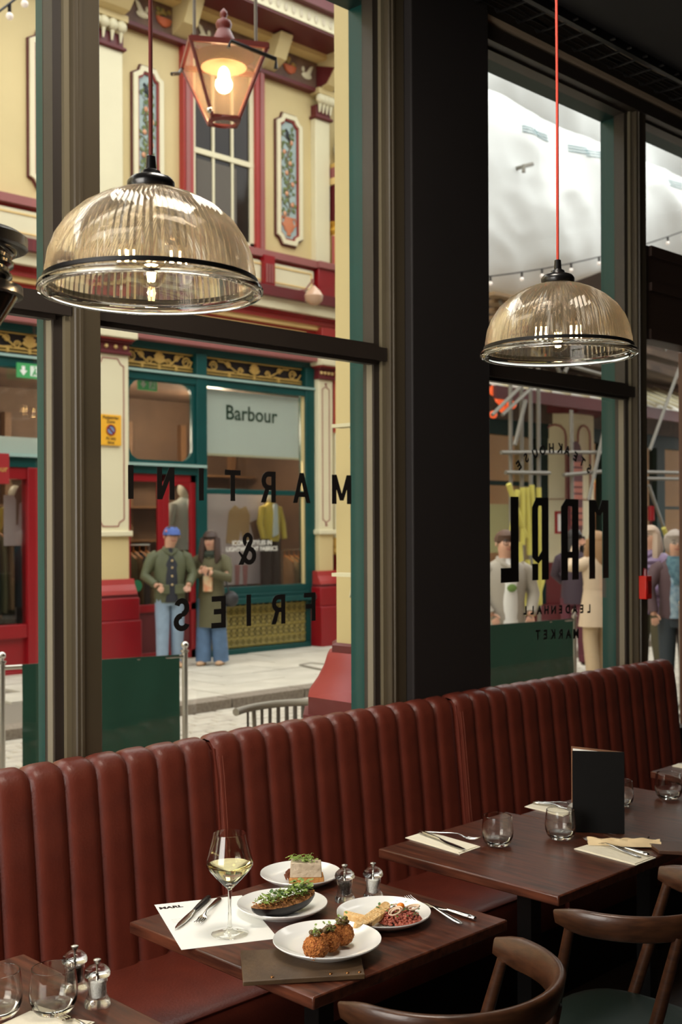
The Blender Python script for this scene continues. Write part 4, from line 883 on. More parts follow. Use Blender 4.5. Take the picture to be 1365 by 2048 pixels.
p0 = onD(462, 82, 7.3) - Vector((LX, LY, LZ)); p4 = onD(552, 118, 7.4) - Vector((LX, LY, LZ)); p5 = onD(343, 148, 7.6) - Vector((LX, LY, LZ)); p6 = Vector(top[1])
obj('support_hoop', MB().tube([p0 + Vector((-.02, 0, -.05)), p0, p4, p4 + Vector((0, 0, -.06))], .014, 8).tube([p5, p5 + Vector((.06, 0, .02)), p6 * .98], .012, 8), BLACKM, t)
point('lantern_light', (LX, LY, LZ - .2), 14, (1, .76, .48), .06)
# festoon strings
def festoon(pts, n, lab, sag):
    A, C = pts; t = thing('festoon_lights', lab, 'string lights', tuple(A)); P = []
    for i in range(25):
        f = i / 24; v = A.lerp(C, f); v.z -= sag * 4 * f * (1 - f); P.append(v - A)
    obj('cable', MB().tube(P, .010, 5), BLACKM, t)
    for i in range(n):
        v = P[int((i + .5) / n * 24)]; obj('socket', MB().tube([v, v + Vector((0, 0, -.07))], .016, 6), BLACKM, t); obj('bulb', MB().sphere(v + Vector((0, 0, -.10)), .03, 10, 8), mat('pearl_bulb', (236, 224, 214), .3, emit=.3), t)
festoon((onD(-60, 60, 9), onD(64, -30, 9.5)), 4, 'string of festoon bulbs crossing the top left corner', .02)
festoon((onD(960, 555, 16), onD(1400, 450, 19)), 9, 'string of festoon bulbs crossing in front of the white sheeting', .12)
# ================================================================ FAR CORNER BUILDING
fb = thing('corner_building', 'cream corner building with octagonal turret and green shopfronts behind the scaffold', 'building', (18.2, 13, 0))
PE = mat('peach_wall_glow', (206, 150, 100), .7, rgb2=(222, 172, 120), scale=.8, emit=.16)  # wall emission stands in for the lamplight of the rooms
ORG = mat('orange_wall_glow', (214, 140, 64), .7, rgb2=(120, 66, 30), scale=1.6, emit=.5)  # stronger emission imitates a lamplit wall behind the bar
x9 = 15.2; m = MB(); m.box(x9, 17.6, 12.9, 13.0, 1.0, 3.7).box(19.2, 26, 12.9, 13.0, 1.0, 3.7); obj('glowing_room_wall', m, PE, fb, True, smooth=False)
m = MB(); m.box(19.02, 20.0, 12.75, 12.85, .9, 2.9); obj('glowing_bar_wall', m, ORG, fb, True, smooth=False)
m = MB(); m.box(x9, 26, FY, 12.9, 3.55, 3.75).box(x9, 26, FY, 12.5, 4.0, 10); obj('fascia_wall', m, mat('weathered_fascia', (110, 92, 76), .7), fb, True, smooth=False)
m = MB(); m.box(x9, 26, FY - .05, 12.4, 3.3, 3.56); obj('teal_fascia', m, TEALD, fb, True, smooth=False)
m = MB(); m.box(x9, 26, FY - .1, 12.4, 3.56, 4.0); obj('dark_frieze', m, mat('dark_frieze', (70, 58, 52), .7, rgb2=(96, 80, 66), scale=4), fb, True, smooth=False)
m = MB(); m.box(x9, 17.6, FY - .02, 12.4, -.02, 1.0).box(19.0, 20.2, FY - .02, 12.4, -.02, 1.0).box(17.0, 19.3, 12.0, 12.6, -.02, .3); obj('red_dado', m, MAROON, fb, True, smooth=False)
m = MB()
for px in (1090, 1214, 1320, 1400): x = fx(px); m.box(x - .16, x + .16, FY - .04, 12.45, -.02, 3.4)
m.box(20.2, 26, FY - .03, 12.4, .55, .7).box(x9, 17.2, FY, 12.3 + .04, 2.42, 2.5).box(20.6, 26, FY, FY + .04, 2.05, 2.11)
obj('teal_posts', m, TEALD, fb, True, smooth=False)
m = MB(); m.box(x9, 17.3, FY + .05, FY + .06, 1.0, 3.3).box(20.9, 26, FY + .05, FY + .06, .7, 3.3).box(19.1, 20.6, FY + .05, FY + .06, 1.0, 3.3); obj('glazing', m, SHOPG, fb, True, smooth=False)
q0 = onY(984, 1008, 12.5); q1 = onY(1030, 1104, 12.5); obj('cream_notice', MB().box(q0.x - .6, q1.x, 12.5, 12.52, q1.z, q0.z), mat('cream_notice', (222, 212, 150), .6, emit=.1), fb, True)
m = MB(); m.box(15.1, 15.2, FY, 24, -.05, 9.5); obj('side_street_wall', m, CREAM, fb, True, smooth=False)
m = MB()
for i in range(4):
    for j in range(2): m.box(15.06, 15.1, FY + 1.2 + i * 2.6, FY + 2.4 + i * 2.6, .9 + j * 4.4, 3.0 + j * 4.4)
obj('side_windows', m, mat('dark_side_glass', (40, 38, 36), .2), fb, True, smooth=False)['kind'] = 'stuff'
eb = thing('end_building', 'brown stone building closing the side street between the two facades', 'building', (14, 24, 0))
obj('wall', MB().box(10, 18, 24, 24.4, -.05, 10), mat('brown_stone', (150, 128, 104), .8, var=.1, scale=2), eb, True, smooth=False)
for i in range(3):
    for j in range(3): obj('window', MB().box(12.7 + i * .9, 13.25 + i * .9, 23.94, 24.02, .9 + j * 3, 2.7 + j * 3), mat('dark_side_glass', (40, 38, 36), .2), eb, True, smooth=False)
# turret
tu = MB(); TXc, TYc, Tr = 18.25, 12.75, .88
def ngonp(r, n=8, off=PI / 8): return [(TXc + r * math.cos(off + 2 * PI * i / n), TYc + r * math.sin(off + 2 * PI * i / n)) for i in range(n)]
obj('turret', MB().prism(ngonp(Tr), 1.0, 3.75, 'z'), CREAML, fb, True, smooth=False)
obj('turret_dado', MB().prism(ngonp(Tr + .06), -.02, 1.05, 'z'), MAROON, fb, True, smooth=False)
obj('turret_cornice', MB().prism(ngonp(Tr + .14), 3.75, 3.95, 'z').prism(ngonp(Tr + .26), 3.95, 4.05, 'z'), MAROON, fb, True, smooth=False)
vv = ngonp(Tr + .012)
for i in range(8):
    A = Vector((*vv[i], 0)); Cc = Vector((*vv[(i + 1) % 8], 0)); mid = (A + Cc) / 2
    if mid.y > TYc: continue
    d = (Cc - A).normalized(); P = []
    for (u, z) in [(-.2, 2.2), (-.2, 3.35)] + [(-.2 * math.cos(R(a)), 3.35 + .2 * math.sin(R(a))) for a in (30, 60, 90, 120, 150)] + [(.2, 3.35), (.2, 2.2)]: P.append(mid + d * u + Vector((0, 0, z)))
    obj('arch_moulding', MB().tube(P, .018, 6, closed=True), PINKM, fb, True)
# directory board
q = onY(1151, 970, 11.75); db = thing('directory_board', 'tall maroon directory board with rounded top and pale name slats', 'sign', (q.x, 11.75, 0))
z0, z1 = fz(1151, 1060, 11.75), fz(1151, 905, 11.75); w = .2
P = [(q.x - w, z0), (q.x + w, z0), (q.x + w, z1)] + [(q.x + w * .8 * math.cos(R(a)), z1 + .2 * math.sin(R(a))) for a in range(0, 181, 20)] + [(q.x - w, z1)]
obj('board', MB().prism(P, 11.72, 11.78), mat('directory_maroon', (84, 30, 38), .5), db, True, smooth=False)
for i in range(11):
    z = z0 + .08 + i * (z1 - z0 - .1) / 11
    if i % 4 != 3: obj('name_slat', MB().box(q.x - w * .86, q.x + w * .86, 11.705, 11.72, z, z + .085), mat('name_slat', (176, 104, 88), .6), db, True, smooth=False)
obj('crest', MB().lathe([(.001, 0), (.09, 0), (.09, .02), (.001, .02)], 16, (0, 0, 0)), mat('crest_grey', (130, 110, 110), .5), db).rotation_euler = (PI / 2, 0, 0)
db.children[-1].location = (0, -.04, z1 + .06)
obj('posts', MB().tube([(q.x - w, 11.76, 0), (q.x - w, 11.76, z0 + .1)], .02, 6).tube([(q.x + w, 11.76, 0), (q.x + w, 11.76, z0 + .1)], .02, 6), MAROON, db, True)
q = onY(1110, 1045, 12.0); t = thing('framed_notice', 'small white notice in a red frame on the turret', 'notice', (q.x, 11.87, q.z)); obj('frame', MB().frame([(-.16, -.2), (.16, -.2), (.16, .2), (-.16, .2)], [(-.12, -.16), (.12, -.16), (.12, .16), (-.12, .16)], -.02, .02), RED, t, smooth=False)
obj('sheet', MB().box(-.12, .12, 0, .01, -.16, .16), PAPER, t)
q = onY(1203, 960, 12.6); t = thing('dome_lamp', 'yellow dome lamp glowing inside the far restaurant', 'lamp', tuple(q)); obj('shade', MB().lathe([(.22, -.05), (.2, .02), (.12, .12), (.03, .16), (.001, .17)], 20), mat('lamp_yellow', (244, 190, 90), .5, emit=1.2), t)
obj('rod', MB().tube([(0, 0, .16), (0, 0, .9)], .012, 6), BLACK, t)
# canopy roof strip
cn = thing('glazed_canopy', 'sloping pale glazed canopy with dark red edge in front of the corner building', 'canopy', (19, 11.9, 4))
zc0 = 3.86
m = MB(); m.add([(14.2, 10.9, zc0), (17.9, 10.9, zc0), (17.9, 12.25, zc0 + .62), (14.2, 12.25, zc0 + .62)], [(0, 1, 2, 3)]).add([(17.9, 10.9, zc0), (25, 11.4, zc0), (25, 12.25, zc0 + .62), (17.9, 12.25, zc0 + .62)], [(0, 1, 2, 3)])
obj('roof_panels', m, mat('frosted_roof', (206, 204, 194), .4), cn, True, smooth=False)
for x in [14.6 + i * .55 for i in range(18)]: obj('glazing_bar', MB().bar((x, 10.88, zc0 + .02), (x + .1, 12.25, zc0 + .66), .05, .05), CREAML, cn, True, smooth=False)
obj('canopy_edge', MB().box(14.2, 17.9, 10.84, 10.9, zc0 - .2, zc0).bar((17.9, 10.87, zc0 - .1), (25, 11.37, zc0 - .1), .06, .2), mat('canopy_edge_maroon', (92, 40, 42), .5), cn, True, smooth=False)
# scaffold
SCT = mat('galvanised_tube', (126, 122, 112), .45, metal=.4); FOAM = mat('yellow_foam_sleeve', (196, 186, 92), .8)
sf = thing('scaffold', 'grey tube scaffold with yellow foam padded uprights before the corner building', 'scaffold', (16.5, 10.5, 0))
def sc_t(a, b, Ya, Yb=None, r=.03, nm='tube', m=SCT):
    Yb = Ya if Yb is None else Yb; p, q = onY(a[0], a[1], Ya), onY(b[0], b[1], Yb); obj(nm, MB().tube([p, q], r, 8), m, sf, True)
for px in (1022, 1044, 1062, 1078): sc_t((px - 1, 640), (px + 1, 1292), 10.3 if px != 1062 else 10.6)
for px in (1143,): sc_t((px, 820), (px + 2, 1000), 10.3)
for (a, b) in (((1003, 905), (1215, 905)), ((1012, 945), (1100, 946)), ((1128, 950), (1215, 942)), ((1288, 944), (1365, 946)), ((1288, 957), (1365, 958)), ((985, 690), (1215, 752)), ((985, 640), (1215, 700))): sc_t(a, b, 10.25)
for (a, b) in (((1178, 1000), (1215, 830)), ((1030, 890), (1052, 800)), ((1300, 900), (1365, 720)), ((1298, 970), (1328, 1056)), ((1060, 720), (1012, 660)), ((1080, 660), (1120, 745)), ((1130, 745), (1172, 650)), ((1172, 650), (1215, 735)), ((1000, 600), (1030, 660)), ((985, 830), (1050, 765)), ((1005, 830), (1070, 770)), ((1330, 700), (1365, 660))): sc_t(a, b, 10.2, r=.028)
for (a, b) in (((1018, 968), (1052, 1075)), ((1036, 980), (1022, 1080)), ((1046, 975), (1046, 1090)), ((1054, 975), (1060, 1110)), ((1064, 970), (1076, 1200)), ((1078, 975), (1080, 1210)), ((1056, 1120), (1058, 1215)), ((1086, 1160), (1066, 1230)), ((1328, 1056), (1348, 1112)), ((1040, 1085), (1050, 1230))): sc_t(a, b, 10.15, r=.04, nm='foam_sleeve', m=FOAM)
bd = MB()
for i in range(4): bd.bar(onY(978, 588 + i * 16, 10.2 + i * .2), onY(1240, 640 + i * 14, 10.2 + i * .2), .22, .05)
obj('boards', bd, mat('scaffold_board', (150, 124, 92), .8, var=.15, scale=3), sf, True, smooth=False)
m = MB()
for i in range(4): m.bar(onY(1270, 640 + i * 30, 10.5), onY(1400, 668 + i * 34, 10.5), .3, .10)
obj('dark_boards', m, mat('weathered_boards', (120, 98, 76), .8, rgb2=(70, 56, 46), scale=1.5), sf, True, smooth=False)
obj('soffit_box', MB().box(15, 26, 11.6, 12.3, 4.6, 6.3), mat('dark_brown_boarding', (84, 66, 52), .8, var=.2, scale=1.5), sf, True, smooth=False)  # scaffold boarding, dark brown in itself
# red festive ornaments under the scaffold top
m = MB()
for i in range(16): q = onY(random.uniform(984, 1030), random.uniform(685, 830), 11.2); m.sphere(q, random.uniform(.04, .09), 8, 6)
tag(obj('red_bulb_cluster', m, mat('orange_red_bulbs', (214, 84, 40), .4, emit=.8)), 'cluster of orange red lights glimpsed below the right pendant lamp', 'lights', None, 'stuff')
# white sheeting
SHM = mat('white_sheeting', (214, 218, 216), .5, var=.03, scale=.7)
def sheet_panel(x0, x1, z0, z1, y, seed, lab, zslope=0):
    m = MB(); nx, nz = 110, 50; vs = []; fs = []
    for i in range(nx + 1):
        for j in range(nz + 1):
            u, v = i / nx, j / nz; x = x0 + (x1 - x0) * u; zb = z0 + (1.15 * min(1, max(0, (x - 14.2) / 4)) if z0 < 6 else 0); z = zb + (z1 - zb) * v - (.12 * abs(math.sin(u * 9)) * (1 - v) ** 3)
            n1 = noise.noise(Vector((x * .45 + seed, z * .6, seed))); n2 = noise.ridged_multi_fractal(Vector((x * .5 + z * .35, z * .45 - x * .2, seed)), 1, 2, 3, 1, 2)
            bulge = .35 * math.sin(PI * v) ** .6; vs.append((x, y - bulge + .22 * n1 - .09 * n2 + .07 * abs(math.sin(x * 1.3 + z * .9)), z))
    for i in range(nx):
        for j in range(nz): fs.append((i * (nz + 1) + j, (i + 1) * (nz + 1) + j, (i + 1) * (nz + 1) + j + 1, i * (nz + 1) + j + 1))
    m.add(vs, fs); t = obj('white_sheeting', m, SHM, ang=80); return tag(t, lab, 'sheeting')
sh1 = sheet_panel(12.2, 26, 5.25, 8.05, 10.6, 3.3, 'lower tier of white scaffold sheeting lit by the sky')
sh2 = sheet_panel(12.2, 26, 8.0, 12.5, 10.9, 8.1, 'upper tier of white scaffold sheeting with faint blue print')
BP = mat('faint_blue_print', (176, 200, 206), .7)
for (px, py) in ((1030, 265), (1140, 298), (1330, 370), (1062, 273), (1172, 309)):
    for i in range(3):
        s_ = sh2 if onY(px, py, 10.5).z > 8.05 else sh1; P = []
        for f_ in range(9):
            g = onY(px - 20 + f_ * 4.5, py - 4 + i * 6 + f_ * .9, 10.5); w_ = min(s_.data.vertices, key=lambda v: (v.co.x - g.x) ** 2 + (v.co.z - g.z) ** 2).co; P.append((g.x, w_.y - .012, g.z))
        obj('printed_line', MB().tube(P, .009, 4), BP, s_, smooth=False)
q0 = onY(1048, 345, 9.9); q1 = onY(1048, 332, 9.9); q2 = onY(1066, 328, 9.9); obj('bent_pipe', MB().tube([q0, q1, q2, q2 + Vector((0, 1.2, 0))], .03, 8), SCT, sf, True)
# ================================================================ BARRIERS
BG = mat('barrier_green_canvas', (16, 66, 50), .75, var=.08, scale=3, bump=.1, bscale=12)
def barrier(pa, pb, ztop, lab, fa=.05, fb_=.95):
    A, C = Vector((*pa, 0)), Vector((*pb, 0)); t = thing('cafe_barrier', lab, 'barrier', tuple((A + C) / 2)); d = (C - A).normalized()
    for P in (A, C):
        o = obj('post', MB().lathe([(.019, -.02), (.019, ztop - .065), (.027, ztop - .06), (.027, ztop - .05), (.012, ztop - .045), (.010, ztop - .04)], 18, tuple(P)), CHROME, t, True)
        obj('ball_finial', MB().sphere((P.x, P.y, ztop - .018), .024, 14, 10), STEEL, o, True); obj('foot', MB().lathe([(.17, -.03), (.17, -.015), (.001, -.005)], 24, tuple(P)), CHROME, o, True)
    L = (C - A).length
    for z in (ztop - .09, .12): obj('rail', MB().tube([A + Vector((0, 0, z)), C + Vector((0, 0, z))], .014, 10), CHROME, t, True)
    m = MB(); vs = []; fs = []; nx, nz = 40, 22
    for i in range(nx + 1):
        for j in range(nz + 1):
            u = fa + (fb_ - fa) * i / nx; v = j / nz; p = A.lerp(C, u); z = .10 + (ztop - .075 - .10) * v; off = .010 * noise.noise(Vector((u * 6, v * 2, 1))) + (.017 if v > .97 or v < .03 else 0) * (1 if v < 1 else 0)
            nn = Vector((d.y, -d.x, 0)); q = p + nn * (off + .016); vs.append((q.x, q.y, z))
    for i in range(nx):
        for j in range(nz): fs.append((i * (nz + 1) + j, (i + 1) * (nz + 1) + j, (i + 1) * (nz + 1) + j + 1, i * (nz + 1) + j + 1))
    obj('canvas', m.add(vs, fs), BG, t, True, ang=80)
barrier((3.41, 6.23), (4.52, 5.93), .975, 'green canvas cafe barrier behind the left window post', .10, .965)
barrier((7.35, 5.80), (8.50, 5.66), .985, 'green canvas cafe barrier in front of the man in the white shirt', .04, .975)
barrier((10.13, 5.55), (11.2, 5.45), .985, 'cafe barrier whose steel post stands at the right edge', .10, .96)
# rope chair outside
q = onD(572, 1420, 6.0); t = thing('rope_chair', 'grey outdoor chair with rope strung curved back, outside beyond the banquette', 'chair', (4.12, 4.55, -.03))
gm = mat('grey_chair_frame', (132, 126, 112), .6); rim = []
for i in range(25):
    a = R(-205 + 230 * i / 24 + 90); rim.append((.30 * math.cos(a), .27 * math.sin(a), .775 - .03 * abs(i - 12) / 12))
obj('back_rim', MB().tube(rim, .021, 10), gm, t)
rp = obj('rope', MB().tube([(0, 0, 0), (0, 0, .34)], [(.012, .005)] * 2, 6), mat('grey_rope', (96, 92, 84), .8), t); first = True
for i in range(2, 23):
    x, y, z = rim[i]
    if first: rp.location = (x * .97, y * .97, z - .345); first = False
    else: place('rope', rp.data, t, (x * .97, y * .97, z - .345), i * .16)
obj('seat_ring', MB().tube([(.27 * math.cos(a), .25 * math.sin(a), .43) for a in [2 * PI * i / 24 for i in range(24)]], .018, 8, closed=True).lathe([(.26, .44), (.001, .445)], 24), gm, t)
for a in (45, 135, 225, 315): obj('leg', MB().tube([(.2 * math.cos(R(a)), .2 * math.sin(R(a)), .43), (.27 * math.cos(R(a)), .27 * math.sin(R(a)), 0)], .014, 8), gm, t)
for i in (3, 12, 21): obj('back_strut', MB().tube([rim[i], (rim[i][0] * .9, rim[i][1] * .92, .43)], .012, 8), gm, t)
# red hanging call bell seen in the door window
q = onY(1303, 1027, 10.25); t = thing('red_reel', 'small red cylinder hanging from the scaffold tube beyond the door window', 'reel', tuple(q)); obj('cylinder', MB().lathe([(.001, .13), (.055, .125), (.058, -.12), (.001, -.13)], 16), RED, t); obj('chain', MB().tube([(0, 0, .13), (0, 0, .63)], .010, 6), BLACKM, t); obj('dangling_cord', MB().tube([(0, 0, -.13), (0.02, 0, -.9)], .016, 6), MAROON, t)
# brown door jamb at the right edge
struct('door_1', MB().box(5.625, 5.70, 2.99, 3.09, 0, 2.62), mat('teak_door_edge', (80, 44, 28), .4), bevel=.004)
# ================================================================ TABLEWARE
TZ = .75
def T(px, py, z=TZ): return onZ(px, py, z)
def plate(px, py, r, label):
    p = T(px, py); t = obj('dinner_plate', MB().lathe([(.001, .003), (r * .55, .003), (r * .62, .001), (r * .66, .0), (r * .7, .004), (r * .86, .011), (r * .97, .019), (r, .0225), (r * .995, .025), (r * .96, .0235), (r * .86, .017), (r * .72, .0115), (r * .6, .010), (.001, .010)], 72), WHITE)
    t.location = p; return tag(t, label, 'plate', 'white plates of food')
PCK = plate(602, 1762, .109, 'white plate under the slice with pale cream topping'); PAU = plate(565, 1824, .112, 'white plate under the stuffed aubergine')
PTA = plate(768, 1842, .114, 'white plate under the tartare and toast'); PCR = plate(655, 1900, .121, 'white plate under the three croquettes')
# raise the croquette plate on the leather menu
MENU = mat('worn_olive_leather', (64, 46, 28), .5, rgb2=(86, 64, 40), scale=14, bump=.1, bscale=80)
def flat_quad(name, pts, z0, th, m, label, cat, group=None):
    P = [onZ(a, b, z0 + th) for a, b in pts]; c = sum(P, Vector()) / 4
    mb = MB().prism([(q.x - c.x, q.y - c.y) for q in P], 0, th, 'z'); o = obj(name, mb, m, bevel=min(.002, th * .3)); o.location = (c.x, c.y, z0)
    return tag(o, label, cat, group)
mq = thing('menu_folder', 'olive brown leather menu folder jutting over the table edge under the croquettes', 'menu', tuple(T(605, 1930)))
MQ = [onZ(481, 1901, .762), onZ(486, 1963, .762), onZ(731, 1949, .762), onZ(716, 1890, .762)]
obj('cover', MB().prism([(q.x, q.y) for q in MQ], .7515, .7625, 'z'), MENU, mq, True, bevel=.002)
for f in (.24, .72, .86, .96):
    q = MQ[1].lerp(MQ[2], f) + (MQ[0] - MQ[1]) * .07
    obj('screw_post', MB().lathe([(.004, .0), (.0035, .002), (.001, .0025)], 12, (q.x, q.y, .7625)), mat('aged_brass', (150, 104, 60), .35, metal=1), mq, True)
PCR.location.z = .7628 + .0
PCR.location = onZ(655, 1898, .763)
# printed place mat sheet
sheet = thing('menu_sheet', 'white printed menu sheet under the wine glass', 'paper', tuple(T(430, 1845)))
SQ = [T(309, 1809, .7515), T(363, 1899, .7515), T(557, 1876, .7515), T(484, 1790, .7515)]
obj('paper', MB().prism([(q.x, q.y) for q in SQ], .7503, .7508, 'z'), PAPER, sheet, True, smooth=False)
ux = (SQ[3] - SQ[0]).normalized(); rz = math.atan2(ux.y, ux.x); cc = T(343, 1817)
text_obj('printed_word', 'MARL', .023, BLACK, rl(sheet, (cc.x, cc.y, .7509)), (0, 0, rz), sheet, .0001, .0012, sx=1.0)
for q in range(3):
    s0 = SQ[0].lerp(SQ[1], .38 + q * .035) ; a = s0 + (SQ[3] - SQ[0]) * .08; b = s0 + (SQ[3] - SQ[0]) * (.5 - q * .1)
    obj('printed_line', MB().bar((a.x, a.y, .7509), (b.x, b.y, .7509), .0012, .0002), mat('grey_print', (196, 196, 190), .8), sheet, True, smooth=False)
# wine glass
p = T(460, 1868, .751); t = thing('wine_glass', 'stemmed wine glass half full of white wine', 'glass', tuple(p))
bowl_o = [(.0045, .104), (.010, .110), (.030, .130), (.048, .150), (.0545, .161), (.0550, .168), (.0525, .180), (.046, .205), (.0385, .236)]
bowl_i = [(.0375, .236), (.045, .205), (.0515, .180), (.054, .168), (.0535, .162), (.047, .151), (.029, .1325), (.006, .113), (.0003, .112)]
base = [(.0003, .0), (.042, .0), (.0435, .0015), (.042, .003), (.025, .005), (.010, .009), (.006, .014), (.0042, .03), (.0036, .06), (.004, .09)]
obj('bowl', MB().lathe([(.0003, .1035)] + bowl_o + bowl_i, 56), GLASS, t)
obj('stem', MB().lathe([(.006, .012), (.0042, .03), (.0036, .06), (.004, .09), (.0045, .1035)], 24), GLASS, t)
obj('foot', MB().lathe(base[:7], 56), THIN, t)
wine = [(.0003, .1125), (.0059, .1135), (.0289, .133), (.0469, .1515), (.0533, .1618), (.0530, .1622), (.0003, .1622)]
obj('wine', MB().lathe(wine, 56), glass_mat('white_wine', (.985, .96, .78), 0, 1.33), t)
# tumblers
def tumbler_mb():
    o = [(.0003, 0), (.026, 0), (.032, .002), (.041, .012), (.0465, .028), (.0475, .045), (.0455, .065), (.0425, .088), (.0415, .0885), (.0405, .088), (.0438, .065), (.0455, .045), (.0445, .030), (.038, .018), (.020, .0125), (.0003, .012)]
    return MB().lathe(o, 48)
proto = None
for (px, py, lab) in ((996, 1690, 'empty tumbler beside the napkin at the left of the standing menu'), (1122, 1677, 'empty tumbler directly left of the standing menu'),
                      (1240, 1613, 'tumbler half hidden behind the standing menu'), (1338, 1597, 'tumbler near the right edge of the picture'),
                      (107, 2025, 'empty tumbler in the bottom left corner in front of the pepper mill'), (-4, 2032, 'tumbler cut off by the left edge of the picture')):
    if proto is None: o = proto = tag(obj('tumbler', tumbler_mb(), GLASS), lab, 'glass', 'empty water tumblers')
    else: o = proto.copy(); COL.objects.link(o); o['label'] = lab
    o.location = T(px, py, .7505)
# mills
def mill(px, py, lab, fill, fm):
    t = thing('%s_mill' % fill, lab, 'mill', tuple(T(px, py)), 0, None)
    prof = [(.0003, 0), (.025, 0), (.026, .003), (.0255, .010), (.0235, .014), (.0195, .022), (.0175, .034), (.0185, .044), (.0205, .050), (.020, .054), (.0195, .056)]
    inn = [(.0145, .056), (.0135, .036), (.0125, .018), (.0003, .012)]
    obj('body', MB().lathe(prof + inn, 36), ACRYL, t)
    obj('pepper_grains' if fill == 'pepper' else 'salt_grains', MB().lathe([(.0003, .0125), (.012, .0185), (.013, .036), (.0138, .05), (.0003, .052)], 20), fm, t)
    obj('dome', MB().lathe([(.0003, .0565), (.0195, .0565), (.025, .060), (.026, .065), (.0235, .072), (.016, .079), (.008, .083), (.0003, .083)], 36), ACRYL, t)
    obj('spindle', MB().lathe([(.0022, .012), (.0022, .086)], 8), STEEL, t)
    obj('knob', MB().lathe([(.0003, .084), (.004, .084), (.0055, .087), (.0075, .089), (.0078, .092), (.005, .0935), (.0003, .094)], 20), CHROME, t)
PEP = mat('peppercorns', (26, 20, 18), .7, rgb2=(74, 60, 48), scale=380, bump=.6, bscale=400)
SALT = mat('salt_crystals', (214, 212, 206), .7, rgb2=(244, 244, 240), scale=300, bump=.4, bscale=300)
mill(690, 1802, 'clear pepper mill beside the plate with the cream slice', 'pepper', PEP); mill(747, 1798, 'clear salt mill behind the plate of tartare', 'salt', SALT)
mill(150, 1981, 'clear pepper mill behind the tumbler at bottom left', 'pepper', PEP); mill(195, 2011, 'clear salt mill on the bottom left corner table', 'salt', SALT)
mill(1152, 1658, 'salt mill mostly hidden behind a tumbler and the standing menu', 'salt', SALT)
# cutlery: local +x is the length, origin at the handle end
def ribbon(rows, z0=0):    # rows: (x, width, z, thick)
    m = MB(); vs = []; fs = []; n = 8
    for (x, w, z, th) in rows:
        for j in range(n):
            a = 2 * PI * j / n; vs.append((x, math.cos(a) * w / 2, z + math.sin(a) * th / 2))
    for i in range(len(rows) - 1):
        for j in range(n): fs.append((i * n + j, i * n + (j + 1) % n, (i + 1) * n + (j + 1) % n, (i + 1) * n + j))
    fs.append(tuple(range(n))); fs.append(tuple((len(rows) - 1) * n + j for j in range(n))); return m.add(vs, fs)
def fork_parts():
    h = ribbon([(0, .004, .003, .002), (.004, .012, .003, .003), (.02, .0155, .004, .004), (.06, .012, .007, .004), (.10, .0065, .011, .004), (.125, .005, .012, .003), (.140, .009, .008, .003), (.150, .020, .005, .002), (.160, .023, .004, .002)])
    tn = MB()
    for q in range(4):
        y = -.0088 + q * .00587; tn.tube([(.158, y, .004), (.175, y, .003), (.193, y, .006), (.203, y, .010)], [.0018, .0016, .0012, .0006], 6)
    return h, tn
def knife_parts():
    h = ribbon([(0, .004, .006, .004), (.004, .013, .006, .009), (.03, .016, .0065, .010), (.07, .014, .007, .009), (.10, .010, .007, .007)])
    b = ribbon([(.098, .009, .007, .005), (.11, .014, .006, .003), (.14, .018, .005, .0022), (.18, .017, .005, .0018), (.205, .010, .005, .0014), (.218, .001, .005, .001)])
    return h, b
HD, TN = fork_parts(); KH, KB = knife_parts()
FK = KN = None
def cutlery(kind, a, b, z, lab, dark=False, grp='steel cutlery on the tables'):
    global FK, KN
    A = onZ(a[0], a[1], z); B = onZ(b[0], b[1], z); rz = math.atan2(B.y - A.y, B.x - A.x); L = (B - A).length
    t = thing(kind, lab, 'cutlery', (A.x, A.y, z), rz, grp); s = L / (.203 if kind == 'fork' else .218)
    s = max(.85, min(1.12, s))
    def sc(m): q = MB(); q.v = [(v[0] * s, v[1], v[2]) for v in m.v]; q.f = m.f; return q
    if kind == 'fork':
        obj('handle', sc(HD), STEEL, t, ang=60); obj('tines', sc(TN), STEEL, t)
    else:
        obj('handle', sc(KH), mat('black_knife_handle', (26, 22, 20), .35) if dark else STEEL, t, ang=60)
        obj('blade', sc(KB), STEEL, t, ang=50)
cutlery('knife', (419, 1797), (346, 1866), .7512, 'steak knife with dark handle on the white menu sheet', True)
cutlery('fork', (440, 1798), (394, 1852), .7512, 'fork beside the dark handled knife on the menu sheet')
cutlery('fork', (925, 1850), (797, 1790), .7505, 'fork with tines towards the salt mill, right of the tartare')
cutlery('knife', (953, 1842), (832, 1806), .7505, 'steel handled knife beside the fork right of the tartare')
# napkins with cutlery
def napkin(pts, lab, folds=True):
    P = [onZ(a, b, .754) for a, b in pts]; c = sum(P, Vector()) / 4; t = thing('paper_napkin', lab, 'napkin', (c.x, c.y, .75), 0, 'folded cream napkins')
    obj('lower_layer', MB().prism([(q.x, q.y) for q in P], .7505, .7522, 'z'), NAPKIN, t, True, smooth=False)
    Q = [P[0].lerp(P[2], .02), P[1].lerp(P[3], .03), P[2].lerp(P[0], .03), P[3].lerp(P[1], .02)]
    obj('upper_layer', MB().prism([(q.x, q.y) for q in Q], .7524, .754, 'z'), NAPKIN, t, True, smooth=False)
napkin([(811, 1674), (920, 1707), (962, 1692), (853, 1661)], 'folded napkin with cutlery at the left end of the menu table')
cutlery('knife', (838, 1666), (943, 1707), .7545, 'knife on the napkin at the left end of the menu table')
cutlery('fork', (850, 1664), (960, 1682), .7545, 'fork on the napkin at the left end of the menu table')
napkin([(1050, 1612), (1128, 1631), (1150, 1622), (1077, 1602)], 'folded napkin left behind the standing menu')
cutlery('knife', (1066, 1608), (1140, 1618), .7545, 'knife on the napkin behind the standing menu')
cutlery('fork', (1072, 1606), (1146, 1613), .7545, 'fork on the napkin behind the standing menu')
